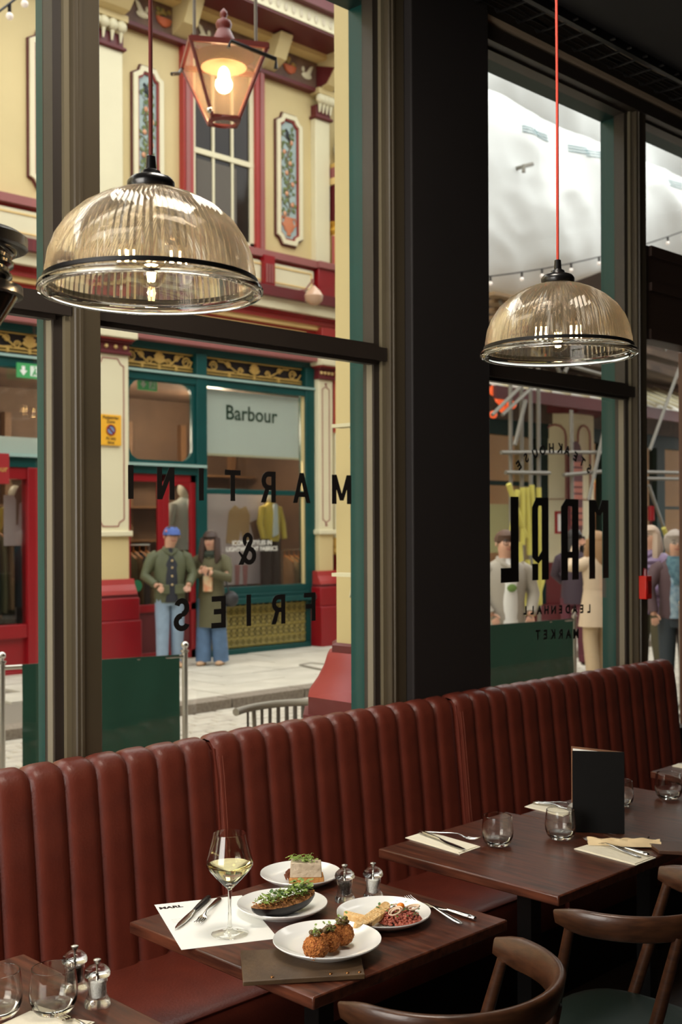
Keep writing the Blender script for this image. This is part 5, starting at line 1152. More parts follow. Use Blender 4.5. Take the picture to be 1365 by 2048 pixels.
napkin([(1149, 1696), (1273, 1729), (1313, 1714), (1192, 1683)], 'folded napkin with fork in front of the standing menu')
cutlery('fork', (1283, 1717), (1156, 1676), .7545, 'fork on the napkin in front of the standing menu')
cutlery('knife', (1299, 1714), (1215, 1690), .7545, 'knife on the napkin in front of the standing menu')
napkin([(1345, 1531), (1378, 1537), (1392, 1531), (1358, 1526)], 'napkin on the far table at the right edge of the picture')
napkin([(-60, 2075), (90, 2100), (190, 2042), (60, 2020)], 'napkin at the very bottom left under a fork')
cutlery('fork', (215, 2085), (112, 2030), .7545, 'fork at the very bottom left of the picture')
# crumpled folded cloth on the right hand napkin
cl = MB(); nx, ny = 26, 10; A = T(1176, 1690); B = T(1322, 1694); dx = (B - A); dn = Vector((-dx.y, dx.x, 0)).normalized() * .062
vs = []; fs = []
for i in range(nx + 1):
    for j in range(ny + 1):
        u = i / nx; v = j / ny - .5; w = 1 - .35 * abs(math.sin(u * 5.2)) * .5 - (.35 if u > .82 else 0) * (1 - u) * 0
        w *= (.75 + .35 * u)
        q = A + dx * u + dn * v * w; z = .758 + .012 * (math.sin(v * 16 + u * 4) * .5 + .5) + .010 * noise.noise(Vector((u * 5, v * 4, 0)))
        if j in (0, ny): z = .7555
        vs.append((q.x, q.y, z))
for i in range(nx):
    for j in range(ny): fs.append((i * (ny + 1) + j, (i + 1) * (ny + 1) + j, (i + 1) * (ny + 1) + j + 1, i * (ny + 1) + j + 1))
cl.add(vs, fs); tag(obj('cloth_napkin', cl, mat('peach_napkin_cloth', (232, 208, 164), .85), ang=80), 'crumpled beige cloth napkin lying in front of the standing menu', 'napkin')
q4 = flat_quad('menu_folder', [(1290, 1680), (1318, 1700), (1420, 1706), (1400, 1684)], .7505, .012, mat('brown_leather_menu', (78, 50, 34), .45), 'brown leather menu folder lying at the right edge of the menu table', 'menu')
flat_quad('leather_coaster', [(1208, 1668), (1222, 1674), (1290, 1682), (1300, 1672)], .7505, .004, mat('brown_leather_menu', (78, 50, 34), .45), 'dark tray edge behind the crumpled cloth napkin', 'tray')
# standing menu
a = onZ(1146, 1664, .75); s = onZ(1250, 1668, .75); b = a + (a - s).cross(Vector((0, 0, 1))).normalized() * -.075
if (b - EYE).length < (a - EYE).length: b = a + (a - b)
t = thing('standing_menu', 'dark open menu folder standing upright on the table between tumblers', 'menu', tuple((a + s) / 2))
lean = Vector((0, 0, 0)); up = Vector((0, 0, .253))
SD = mat('charcoal_menu_cover', (15, 14, 13), .8, var=.1, scale=30, spec=.2); SB = mat('tan_menu_edge', (120, 78, 46), .5)
def cover(p, q, off, th, m, nm, z0=.7505, z1=1.003, trim=0):
    d = (q - p).normalized(); n = Vector((d.y, -d.x, 0)); p_ = p + n * off; q_ = q + n * off
    p_ = p_ + d * trim; q_ = q_ - d * trim
    obj(nm, MB().prism([(p_.x, p_.y), (q_.x, q_.y), ((q_ + n * th).x, (q_ + n * th).y), ((p_ + n * th).x, (p_ + n * th).y)], z0 + trim, z1 - trim, 'z'), m, t, True, smooth=False)
cover(a, s, 0, .0025, SD, 'front_cover'); cover(a, s, -.0012, .0012, SB, 'cover_lining')
cover(b, s, 0, .0025, SB, 'back_cover'); cover(b, s, .003, .001, PAPER, 'paper_insert', trim=.006)
# ================================================================ FOOD
GREEN = mat('micro_cress', (110, 140, 52), .5, rgb2=(164, 184, 96), scale=120)
GREEND = mat('herb_leaf', (54, 92, 34), .5, rgb2=(88, 128, 52), scale=120)
def leaves(m, c, rx, ry, n, z0, dz, size=.006):
    for _ in range(n):
        a = random.uniform(0, 2 * PI); r = math.sqrt(random.random()); x = c[0] + rx * r * math.cos(a); y = c[1] + ry * r * math.sin(a)
        z = z0 + random.random() * dz; th = random.uniform(0, 2 * PI); t1 = Vector((math.cos(th), math.sin(th), random.uniform(-.4, .8))).normalized()
        t2 = t1.cross(Vector((random.uniform(-.5, .5), random.uniform(-.5, .5), 1))).normalized(); p = Vector((x, y, z)); s_ = size * random.uniform(.7, 1.3)
        m.add([p, p + t1 * s_ * .5 + t2 * s_ * .45, p + t1 * s_ * 1.1 + t2 * s_ * .25, p + t1 * s_ * 1.2, p + t1 * s_ * 1.1 - t2 * s_ * .25, p + t1 * s_ * .5 - t2 * s_ * .45], [(0, 1, 2, 3, 4, 5)])
def stems(m, c, rx, ry, n, z0, dz, L=.02):
    for _ in range(n):
        x = c[0] + random.uniform(-rx, rx); y = c[1] + random.uniform(-ry, ry); th = random.uniform(0, 2 * PI); z = z0 + random.random() * dz
        d = Vector((math.cos(th), math.sin(th), 0)) * L; p = Vector((x, y, z))
        m.tube([p, p + d * .4 + Vector((0, 0, L * .35)), p + d + Vector((0, 0, L * .1))], .0007, 5)
def local_obj(name, m, mt, t, kind=None, **k):
    o = obj(name, m, mt, t, **k)
    if kind: o['kind'] = kind
    return o
# croquettes
CRQ = mat('golden_crumb', (160, 80, 28), .75, rgb2=(226, 148, 72), scale=220, bump=1, bscale=240)
for (px, py, r, lab) in ((632, 1914, .027, 'nearest golden croquette topped with relish'), (659, 1898, .0235, 'middle golden croquette of three'), (685, 1885, .0255, 'farthest golden croquette with a leaf on top')):
    p = onZ(px, py + 6, .774); t = thing('croquette', lab, 'croquette', (p.x, p.y, .7755), random.random() * 3, 'golden croquettes on a white plate')
    m = MB().sphere((0, 0, r * .95), (r, r, r * .95), 30, 20, .10, 30)
    for _ in range(330):
        d = Vector((random.gauss(0, 1), random.gauss(0, 1), random.gauss(0, .9))).normalized(); q = Vector((d.x * r, d.y * r, r * .95 + d.z * r * .95)); tt = d.orthogonal().normalized() * .003
        tt.rotate(Matrix.Rotation(random.random() * 6, 3, d)); m.tube([q - tt, q + d * .0012, q + tt], [.0004, .0009, .0004], 4)
    local_obj('crumb_coating', m, CRQ, t, ang=80)
    rl_ = MB()
    for _ in range(12): rl_.sphere((random.uniform(-.011, .011), random.uniform(-.011, .011), r * 1.92 + random.uniform(.0, .008)), (.006, .0055, .005), 8, 6)
    local_obj('relish', rl_, mat('brown_pickle_relish', (72, 58, 30), .3, rgb2=(116, 92, 48), scale=200), t)
    lv = MB(); leaves(lv, (0, 0), .012, .012, 9, r * 1.9 + .008, .012, .008); stems(lv, (0, 0), .006, .006, 6, r * 1.9, .008, .014); local_obj('garnish', lv, GREEN, t, 'stuff')
p = onZ(560 + 0, 1880, .77)
# aubergine
A = onZ(503, 1836, .775); B = onZ(628, 1800, .775); c = (A + B) / 2; rz = math.atan2(B.y - A.y, B.x - A.x); L = (B - A).length / 2
t = thing('stuffed_aubergine', 'halved roast aubergine filled with grain and green cress', 'food', (c.x, c.y, .7615), rz)
m = MB(); vs = []; fs = []; N = 22
for i in range(N + 1):
    u = i / N * 2 - 1; w = .025 * math.sqrt(max(0, 1 - abs(u) ** 3.2)) * (1 + .12 * u) + .001; zc = .004 * u * u * 3
    for j in range(13):
        a = PI + PI * j / 12; vs.append((u * L, math.cos(a) * w, zc + .026 + math.sin(a) * .026 * (w / .025)))
for i in range(N):
    for j in range(12): fs.append((i * 13 + j, (i + 1) * 13 + j, (i + 1) * 13 + j + 1, i * 13 + j + 1))
local_obj('skin', m.add(vs, fs), mat('roast_aubergine_skin', (18, 11, 13), .35, coat=.1), t, ang=80)
m = MB(); vs = []; fs = []
for i in range(N + 1):
    u = i / N * 2 - 1; w = .0245 * math.sqrt(max(0, 1 - abs(u) ** 3.2)) * (1 + .12 * u) + .0008; zc = .004 * u * u * 3
    for j in range(9):
        s_ = j / 8 * 2 - 1; vs.append((u * L, s_ * w, zc + .026 + .010 * (1 - s_ * s_) * (1 - u ** 4) + .004 * noise.noise(Vector((u * 12, s_ * 4, 0))) * (1 - abs(u))))
for i in range(N):
    for j in range(8): fs.append((i * 9 + j, (i + 1) * 9 + j, (i + 1) * 9 + j + 1, i * 9 + j + 1))
local_obj('flesh', m.add(vs, fs), mat('roast_aubergine_flesh', (168, 116, 62), .6, rgb2=(112, 66, 34), scale=120, bump=.5, bscale=200), t, ang=80)
m = MB()
for _ in range(260):
    u = random.uniform(-.85, .92) * L; v = random.gauss(0, .011); m.sphere((u, v, .036 + random.uniform(0, .006)), (random.uniform(.0015, .0032), .0018, .0015), 6, 4)
o = local_obj('grain_filling', m, mat('toasted_grain', (150, 92, 42), .6, rgb2=(196, 140, 72), scale=200), t, 'stuff')
m = MB(); leaves(m, (.0, 0), L * .85, .022, 130, .040, .018, .010); leaves(m, (L * .55, 0), L * .3, .018, 50, .05, .02, .011); stems(m, (0, 0), L * .8, .02, 50, .040, .014, .022)
local_obj('cress', m, GREEN, t, 'stuff'); m = MB(); leaves(m, (L * .2, 0), L * .7, .022, 40, .040, .022, .010); local_obj('herbs', m, GREEND, t, 'stuff')
# slice
p = onZ(613, 1762, .765); t = thing('parfait_slice', 'slice of toast with thick pale topping and cress', 'food', (p.x, p.y, .7605), R(-45 + 5))
local_obj('toast_base', MB().box(-.046, .046, -.022, .030, 0, .019), mat('toasted_brioche', (206, 150, 82), .8, rgb2=(168, 106, 50), scale=90, bump=.6, bscale=160), t, bevel=.002)
m = MB(); m.prism([(-.044, -.018), (.040, -.021), (.043, .026), (-.040, .029)], .019, .059, 'z'); m.v = [(v[0] * (.96 if v[2] > .04 else 1), v[1] * (.93 if v[2] > .04 else 1), v[2] - (.006 if v[2] > .04 and v[0] > 0 else 0)) for v in m.v]
local_obj('pale_topping', m, mat('pale_mousse', (196, 176, 150), .7, rgb2=(212, 194, 168), scale=30, bump=.5, bscale=70), t, bevel=.002)
m = MB(); leaves(m, (-.008, 0), .034, .018, 60, .058, .010, .007); stems(m, (-.01, 0), .03, .016, 40, .057, .010, .018); local_obj('cress', m, GREEN, t, 'stuff')
m = MB()
for _ in range(14):
    x = -.044 + random.uniform(-.012, .004); y = random.uniform(-.016, .016); m.tube([(x, y, .012), (x + random.uniform(-.006, .006), y + .006, .024), (x + .006, y + .002, .034)], [.001, .0022, .001], 5)
local_obj('crisp_onion', m, mat('fried_shallot', (110, 56, 26), .6), t)
# tartare
p = onZ(799, 1839, .765); t = thing('steak_tartare', 'mound of chopped red meat with onion rings and an egg yolk', 'food', (p.x, p.y, .762), R(-45))
m = MB()
for _ in range(700):
    a = random.uniform(0, 2 * PI); r = math.sqrt(random.random()); x = .053 * r * math.cos(a); y = .042 * r * math.sin(a); m.sphere((x, y, .003 + (.024) * (1 - r ** 3) * random.random() + .006 * (1 - r)), (random.uniform(.003, .005), random.uniform(.0025, .004), .003), 7, 5)
local_obj('chopped_meat', m, mat('raw_chopped_beef', (136, 50, 40), .35, rgb2=(180, 100, 76), scale=160), t, 'stuff')
local_obj('egg_yolk', MB().sphere((.004, .006, .033), (.0095, .0095, .008), 18, 12), mat('orange_yolk', (232, 128, 30), .15, coat=.5), t)
ONI = mat('pickled_onion', (232, 206, 178), .4)
def ringm(cx, cy, z, r, tilt, e=1.0):
    return MB().tube([(cx + r * math.cos(a), cy + r * e * math.sin(a), z + tilt * math.sin(a + 1)) for a in [2 * PI * q / 24 for q in range(24)]], [(.0022, .0012)] * 24, 6, closed=True)
for (cx, cy, z, r, ti, e) in ((-.010, -.026, .032, .016, .007, .8), (-.010, -.026, .030, .011, .006, .8), (.032, .004, .031, .017, .004, .6), (.034, .004, .029, .012, .003, .6), (-.018, .026, .024, .017, .005, .5)):
    local_obj('onion_ring', ringm(cx, cy, z, r, ti, e), ONI, t)
m = MB(); leaves(m, (0, 0), .052, .04, 46, .022, .014, .007); stems(m, (0, 0), .04, .03, 14, .018, .008, .012); local_obj('herbs', m, GREEND, t, 'stuff')
TOAST = mat('toasted_baguette', (238, 206, 150), .8, rgb2=(218, 166, 98), scale=60, bump=.7, bscale=140)
for (a_, b_, w, z, lab) in (((688, 1826), (745, 1838), .024, .768, 'flat toast slice lying at the back left of the tartare plate'), ((712, 1852), (776, 1806), .030, .776, 'long toast slice leaning against the tartare')):
    A = onZ(*a_, z + .01); B = onZ(*b_, z + .012); c = (A + B) / 2; rz = math.atan2(B.y - A.y, B.x - A.x); Lh = (B - A).length / 2
    o = obj('toast_slice', MB().prism([(Lh * math.copysign(abs(math.cos(q)) ** .6, math.cos(q)), w / 2 * math.copysign(abs(math.sin(q)) ** .8, math.sin(q)) + .004 * math.cos(q * 2)) for q in [2 * PI * j / 26 for j in range(26)]], 0, .015, 'z'), TOAST, bevel=.003)
    o.location = (c.x, c.y, z); o.rotation_euler = (R(14) if w > .025 else 0, 0, rz); tag(o, lab, 'toast', 'toast slices on the tartare plate')
# ================================================================ LETTERING ON THE GLASS
LB = mat('black_vinyl', (18, 15, 14), .5)
def glyph(ch):
    # simple heavy sans glyphs, unit height, stroke .19; returns list of polygons (x,z)
    S = .19
    if ch == 'I': return [[(-S / 2, 0), (S / 2, 0), (S / 2, 1), (-S / 2, 1)]]
    if ch == 'T': return [[(-S / 2, 0), (S / 2, 0), (S / 2, 1), (-S / 2, 1)], [(-.33, 1 - S * .9), (.33, 1 - S * .9), (.33, 1), (-.33, 1)]]
    if ch == 'N': return [[(-.33, 0), (-.33 + S, 0), (-.33 + S, 1), (-.33, 1)], [(.33 - S, 0), (.33, 0), (.33, 1), (.33 - S, 1)], [(-.33, 1), (-.33 + S * 1.02, 1), (.33, 0), (.33 - S * 1.02, 0)]]
    if ch == 'M': return [[(-.42, 0), (-.42 + S, 0), (-.42 + S, 1), (-.42, 1)], [(.42 - S, 0), (.42, 0), (.42, 1), (.42 - S, 1)], [(-.42, 1), (-.22, 1), (.08, .12), (-.08, .12)], [(.42, 1), (.22, 1), (-.08, .12), (.08, .12)]]
    if ch == 'A': return [[(-.40, 0), (-.20, 0), (.09, 1), (-.09, 1)], [(.40, 0), (.20, 0), (-.09, 1), (.09, 1)], [(-.2, .2), (.2, .2), (.16, .36), (-.16, .36)]]
    if ch == 'F': return [[(-.28, 0), (-.28 + S, 0), (-.28 + S, 1), (-.28, 1)], [(-.28, 1 - S * .9), (.28, 1 - S * .9), (.28, 1), (-.28, 1)], [(-.28, .43), (.2, .43), (.2, .6), (-.28, .6)]]
    if ch == 'E': return glyph('F') + [[(-.28, 0), (.3, 0), (.3, S * .9), (-.28, S * .9)]]
    def arc(cx, cz, rx, rz, a0, a1, s=S, n=12):
        P = []
        for i in range(n + 1):
            a = R(a0 + (a1 - a0) * i / n); P.append((cx + rx * math.cos(a), cz + rz * math.sin(a)))
        Q = []
        for i in range(n, -1, -1):
            a = R(a0 + (a1 - a0) * i / n); Q.append((cx + (rx - s) * math.cos(a), cz + (rz - s * .9) * math.sin(a)))
        out = []
        for i in range(n): out.append([P[i], P[i + 1], Q[n - i - 1], Q[n - i]])
        return out
    if ch == 'R': return [[(-.3, 0), (-.3 + S, 0), (-.3 + S, 1), (-.3, 1)], [(-.3, 1 - S * .9), (.03, 1 - S * .9), (.03, 1), (-.3, 1)], [(-.3, .4), (.03, .4), (.03, .56), (-.3, .56)], [(-.02, .42), (.15, .47), (.34, 0), (.13, 0)]] + arc(.02, .70, .29, .30, -90, 90)
    if ch == 'S': return arc(0, .71, .29, .29, 20, 270) + arc(0, .27, .31, .28, 90, -160)
    if ch == '&': return arc(.02, .77, .21, .23, -60, 240, .15) + arc(-.04, .28, .29, .29, 80, 350, .17) + [[(-.16, .66), (-.0, .72), (.40, 0), (.20, 0)], [(.22, .30), (.36, .42), (.40, .38), (.27, .22)]]
    return []
def letters_panel(items, parent):
    for (ch, px, y0, y1, wsc) in items:
        a = onY(px, y1, GY - .003); b = onY(px, y0, GY - .003); h = b.z - a.z; m = MB()
        for q, poly in enumerate(glyph(ch)): m.prism([(-x * h * wsc, z * h) for (x, z) in poly], -.0004 - q * .00001, .0004 + q * .00001)
        o = obj('letter', m, LB, parent, smooth=False); o.location = rl(parent, (a.x, GY - .003, a.z))
c = onY(450, 1100, GY - .003)
t = thing('window_lettering', 'black vinyl words MARTINI & FRIES reading backwards on the left tall window', 'lettering', tuple(c))
letters_panel([('M', 684, 950, 1008, 1.12), ('A', 604, 946, 1006, 1), ('R', 538, 943, 1005, 1), ('T', 466, 940, 1002, 1), ('I', 403, 936, 1001, 1), ('N', 332, 934, 999, 1), ('I', 262, 930, 998, 1),
               ('&', 497, 1065, 1129, 1), ('F', 620, 1185, 1242, 1), ('R', 558, 1189, 1248, 1), ('I', 498, 1189, 1252, 1), ('E', 438, 1192, 1256, 1), ('S', 364, 1196, 1262, 1)], t)
# condensed wordmark on the next window
c = onY(1100, 1080, GY - .003)
t = thing('window_lettering', 'black vinyl restaurant name and STEAKHOUSE arc reading backwards on the right window', 'lettering', tuple(c))
def word(items):
    for (x0, x1, y0, y1, polys) in items:
        a = onY(x0, (y0 + y1) / 2, GY - .003).x; b = onY(x1, (y0 + y1) / 2, GY - .003).x; zb = onY((x0 + x1) / 2, y1, GY - .003).z; zt = onY((x0 + x1) / 2, y0, GY - .003).z
        m = MB()
        for q, P in enumerate(polys): m.prism([(a + (b - a) * x, zb + (zt - zb) * z) for (x, z) in P], GY - .0035 - q * 1e-5, GY - .0027 + q * 1e-5)
        obj('letter', m, LB, t, True, smooth=False)
def rc_(x0, x1, z0, z1): return [(x0, z0), (x1, z0), (x1, z1), (x0, z1)]
word([(1002, 1038, 993, 1165, [rc_(.55, 1, 0, 1), rc_(0, 1, 0, .17)]),
      (1065, 1098, 995, 1160, [rc_(.58, 1, 0, 1), [(0, .88), (.25, 1), (.6, 1), (.6, .90), (.4, .90), (.35, .86)], rc_(0, .36, .28, .88), [(0, .28), (.36, .28), (.6, .36), (.6, .25), (.36, .20), (.10, .25)], rc_(0, .36, 0, .20)]),
      (1123, 1158, 998, 1160, [rc_(.62, 1, 0, 1), [(0, .90), (.28, 1), (.64, 1), (.64, .91), (.4, .91), (.38, .86)], rc_(0, .38, 0, .90), rc_(0, 1, .27, .35)]),
      (1179, 1218, 1000, 1157, [rc_(0, .3, 0, 1), rc_(.7, 1, 0, 1), [(.0, 1), (.34, 1), (.6, .8), (.4, .8)], [(.66, 1), (1, 1), (.6, .8), (.4, .8)]])])
def ch_at(chh, px, py, hpx, ang=0):
    p = onY(px, py, GY - .003); hh = hpx * (p - EYE).dot(fw) / F; h = hh / .62
    o = text_obj('letter', chh, h, LB, rl(t, (p.x, GY - .003, p.z)), (PI / 2, ang, PI), t, .0004, .0021)
for i, (chh, px, py, ang) in enumerate([('E', 1042, 930, 40), ('S', 1056, 916, 32), ('U', 1073, 908, 22), ('O', 1087, 902, 12), ('H', 1104, 898, 3), ('K', 1121, 898, -5), ('A', 1134, 903, -14), ('E', 1150, 914, -24), ('T', 1163, 924, -32), ('S', 1176, 937, -40)]):
    ch_at(chh, px, py + 7, 16, R(ang))
for i, chh in enumerate('LEADENHALL'): ch_at(chh, 1179 - i * 14.2, 1225 - i * -.4, 14)
for i, chh in enumerate('MARKET'): ch_at(chh, 1153 - i * 15.3, 1276 + i * .4, 16)
# ================================================================ PEOPLE
SKIN = mat('skin', (208, 160, 134), .5)
def skinned(name, verts, edges, radii, m, parent, sub=2):
    me = bpy.data.meshes.new(name + '_cage'); me.from_pydata(verts, edges, []); o = bpy.data.objects.new('cage', me); COL.objects.link(o)
    md = o.modifiers.new('s', 'SKIN'); md.use_smooth_shade = True
    for i, r in enumerate(radii):
        sv = me.skin_vertices[0].data[i]; sv.radius = r if hasattr(r, '__len__') else (r, r); sv.use_root = (i == 0)
    sb = o.modifiers.new('u', 'SUBSURF'); sb.levels = sub; sb.render_levels = sub
    dg = bpy.context.evaluated_depsgraph_get(); me2 = bpy.data.meshes.new_from_object(o.evaluated_get(dg)); bpy.data.objects.remove(o)
    me2.materials.clear(); me2.materials.append(m); q = bpy.data.objects.new(name, me2); COL.objects.link(q); q.parent = parent; return q
def person(label, loc, rz, ht, L, Rr, jacket, trous, hairm, shoe, hair='short', coat=.50, head=(0, 0), extras=None, trwide=1.0, lean=0, shirt=None, leg=0.03, grp=None, build=1.0):
    """local frame: facing -y. L/Rr = (elbow, wrist) in units of height for left (+x) and right (-x) arms"""
    t = thing('person', label, 'person', loc, rz, grp); h = ht
    def P(x, y, z): return (x * h, (y + lean * max(0, z - .5)) * h, z * h)
    hip = .052; sh = .108 * build
    V = [P(0, 0, .53), P(0, 0, .62), P(0, 0, .73), P(0, .005, .79), P(0, 0, .85), P(head[0] * .3, -.005, .895), P(head[0], -.012 + head[1], .935), P(head[0], -.006 + head[1], .975)]
    Rd = [.072, .064, .070, .040, .030, .044, .052, .036]; E = [(i, i + 1) for i in range(7)]
    for s, (el, wr) in ((1, L), (-1, Rr)):
        n = len(V); V += [P(s * sh * .92, .005, .785), P(*el), P(*wr), P(wr[0] + (wr[0] - el[0]) * .14, wr[1] + (wr[1] - el[1]) * .14, wr[2] + (wr[2] - el[2]) * .14)]; Rd += [.026, .024, .018, .022]; E += [(3, n), (n, n + 1), (n + 1, n + 2), (n + 2, n + 3)]
    for s in (1, -1):
        n = len(V); V += [P(s * hip, 0, .49), P(s * (hip + .004), -.008 + s * leg * .3, .27), P(s * (hip + .008), .01 + s * leg, .045), P(s * (hip + .016), -.055 + s * leg, .018)]; Rd += [.054, .036, .023, .018]; E += [(0, n), (n, n + 1), (n + 1, n + 2), (n + 2, n + 3)]
    b = skinned('body', V, E, [r * h for r in Rd], SKIN, t)
    # five separate fingers on each hand, merged as part of the figure
    m = MB()
    for (el, wr) in (L, Rr):
        w = Vector(P(*wr)); e = Vector(P(*el)); d = (w - e).normalized(); sd = d.cross(Vector((0, 1, .2))).normalized(); pm = w + d * .06
        for q in range(4):
            o_ = sd * ((q - 1.5) * .019); ln = (.062, .072, .068, .055)[q]; dn = d.cross(sd)
            m.tube([pm + o_ * .8, pm + o_ + d * ln * .5 - dn * .004, pm + o_ + d * ln - dn * .018], [.0095, .009, .007], 6)
        m.tube([w + d * .02 + sd * .02, w + d * .05 + sd * .045, w + d * .085 + sd * .05], [.011, .010, .008], 6)
    obj('fingers', m, SKIN, b)
    hc = Vector(P(head[0], -.008 + head[1], .94)); f = MB(); f.sphere(hc + Vector((0, -.056 * h, -.004 * h)), (.010, .016, .018), 8, 6)
    for s in (-1, 1): f.sphere(hc + Vector((s * .056 * h, .004 * h, -.002 * h)), (.008, .014, .022), 8, 6)
    obj('nose_and_ears', f, SKIN, b); f = MB()
    for s in (-1, 1): f.sphere(hc + Vector((s * .02 * h, -.050 * h, .008 * h)), (.010, .006, .006), 8, 6).tube([hc + Vector((s * .010 * h, -.053 * h, .022 * h)), hc + Vector((s * .032 * h, -.048 * h, .023 * h))], .004, 5)
    obj('eyes', f, mat('eye_dark', (46, 34, 28), .4), b)
    obj('mouth', MB().tube([hc + Vector((-.016 * h, -.049 * h, -.028 * h)), hc + Vector((0, -.053 * h, -.031 * h)), hc + Vector((.016 * h, -.049 * h, -.028 * h))], .005, 6), mat('lips', (170, 92, 84), .5), b)
    # hair
    m = MB(); n_, k_ = 20, 12; vs = []; fs = []
    for i in range(k_ + 1):
        th = PI * i / k_
        for q in range(n_):
            a = 2 * PI * q / n_; d = Vector((math.sin(th) * math.cos(a), math.sin(th) * math.sin(a), math.cos(th)))
            front = max(0, -d.y); low = d.z < (.35 if hair != 'fringe' else .1); r = 1.0
            if front > .35 and low: r = .72
            if d.z < -.25 and hair == 'short': r = .7
            r *= 1 + (.05 if hair != 'curly' else .16) * noise.noise(d * (3 if hair != 'curly' else 6))
            rr = (.060, .070, .066); dz = .014
            if hair == 'curly': rr = (.072, .078, .074)
            v = Vector((d.x * rr[0] * r * h, d.y * rr[1] * r * h, d.z * rr[2] * r * h)) + hc + Vector((0, .008 * h, dz * h)); vs.append(v)
    for i in range(k_):
        for q in range(n_): fs.append((i * n_ + q, (i + 1) * n_ + q, (i + 1) * n_ + (q + 1) % n_, i * n_ + (q + 1) % n_))
    m.add(vs, fs)
    if hair in ('long', 'fringe'):
        for s in (-1, 1): m.tube([hc + Vector((s * .052 * h, .0, .02 * h)), hc + Vector((s * .060 * h, -.012 * h, -.06 * h)), hc + Vector((s * .065 * h, -.02 * h, -.13 * h)), hc + Vector((s * .055 * h, -.03 * h, -.17 * h))], [.026 * h, .028 * h, .026 * h, .010 * h], 8)
        m.tube([hc + Vector((0, .04 * h, .0)), hc + Vector((0, .055 * h, -.08 * h)), hc + Vector((0, .05 * h, -.16 * h))], [.05 * h, .055 * h, .03 * h], 10)
    obj('hair', m, hairm, b)
    # jacket / coat
    m = MB(); bl = build
    rings = [(coat, 0, 0, .098 * bl, .072), (max(coat + .02, .53), 0, 0, .102 * bl, .078), (.62, 0, 0, .096 * bl, .074), (.72, 0, 0, .108 * bl, .078), (.79, 0, .004, .118 * bl, .068), (.822, 0, .006, .098 * bl, .056), (.845, 0, .006, .062 * bl, .048), (.862, 0, .004, .042, .040)]
    if coat < .45: rings = [(coat, 0, 0, .125 * bl, .09), (coat + .12, 0, 0, .112 * bl, .085)] + rings[1:]
    m.loft([(z * h, x * h, (y + lean * max(0, z - .5)) * h, a * h, c_ * h) for (z, x, y, a, c_) in rings], 20)
    for s, (el, wr) in ((1, L), (-1, Rr)):
        m.tube([P(s * sh * .75, .005, .80), P(s * sh * 1.02, .005, .788), ((P(s * sh, .005, .79)[0] + P(*el)[0]) / 2, (P(0, .005, 0)[1] + P(*el)[1]) / 2, (P(0, 0, .79)[2] + P(*el)[2]) / 2), P(*el), P(*wr)], [.046 * h, .046 * h, .042 * h, .036 * h, .029 * h], 12)
    if shirt is not None or True:
        pass
    j = obj('jacket', m, jacket, b, ang=60)
    if shirt is not None:
        mm = MB(); mm.loft([((coat + .005) * h, 0, (-.022 + lean * .0) * h, .066 * h, .064 * h), (.62 * h, 0, (-.024 + lean * .12) * h, .066 * h, .058 * h), (.74 * h, 0, (-.026 + lean * .24) * h, .062 * h, .060 * h), (.83 * h, 0, (-.010 + lean * .33) * h, .036 * h, .042 * h), (.86 * h, 0, lean * .36 * h, .034 * h, .038 * h)], 14); obj('shirt', mm, shirt, b)
    mm = MB().tube([P(.05, -.01, .845), P(.03, -.045, .83), P(0, -.055, .81), P(-.03, -.045, .83), P(-.05, -.01, .845), P(-.03, .035, .86), P(.03, .035, .86)], .014 * h, 8, closed=True); obj('collar', mm, jacket, j)
    # trousers and shoes
    m = MB(); m.loft([(.45 * h, 0, 0, .085 * h, .066 * h), (.5 * h, 0, 0, .094 * h, .07 * h), (.56 * h, 0, 0, .088 * h, .066 * h)], 16)
    for s in (1, -1):
        w = trwide; m.tube([P(s * hip, 0, .5), P(s * (hip + .004), -.008 + s * leg * .3, .27), P(s * (hip + .008), .01 + s * leg, .03)], [.058 * h, .046 * h * (1 + (w - 1) * .4), .036 * h * w], 12)
    obj('trousers', m, trous, b)
    m = MB()
    for s in (1, -1): q = P(s * (hip + .012), -.03 + s * leg, .018); m.sphere(q, (.032 * h, .075 * h, .020 * h), 12, 8)
    obj('shoes', m, shoe, b)
    if extras: extras(t, b, hc, h, P)
    return t
def ground(px, py, z=ZS): q = onZ(px, py, z); return (q.x, q.y, z)
JEAN = mat('pale_blue_denim', (132, 152, 172), .8, var=.1, scale=10); JEAND = mat('blue_denim', (84, 110, 142), .8, var=.12, scale=10)
WAXG = mat('olive_wax_jacket', (84, 88, 62), .65, var=.08, scale=8); SHOEB = mat('dark_shoes', (40, 34, 30), .5); SHOET = mat('tan_shoes', (186, 150, 116), .6)
FACE = R(-45)     # turned so that local -y looks at the camera side
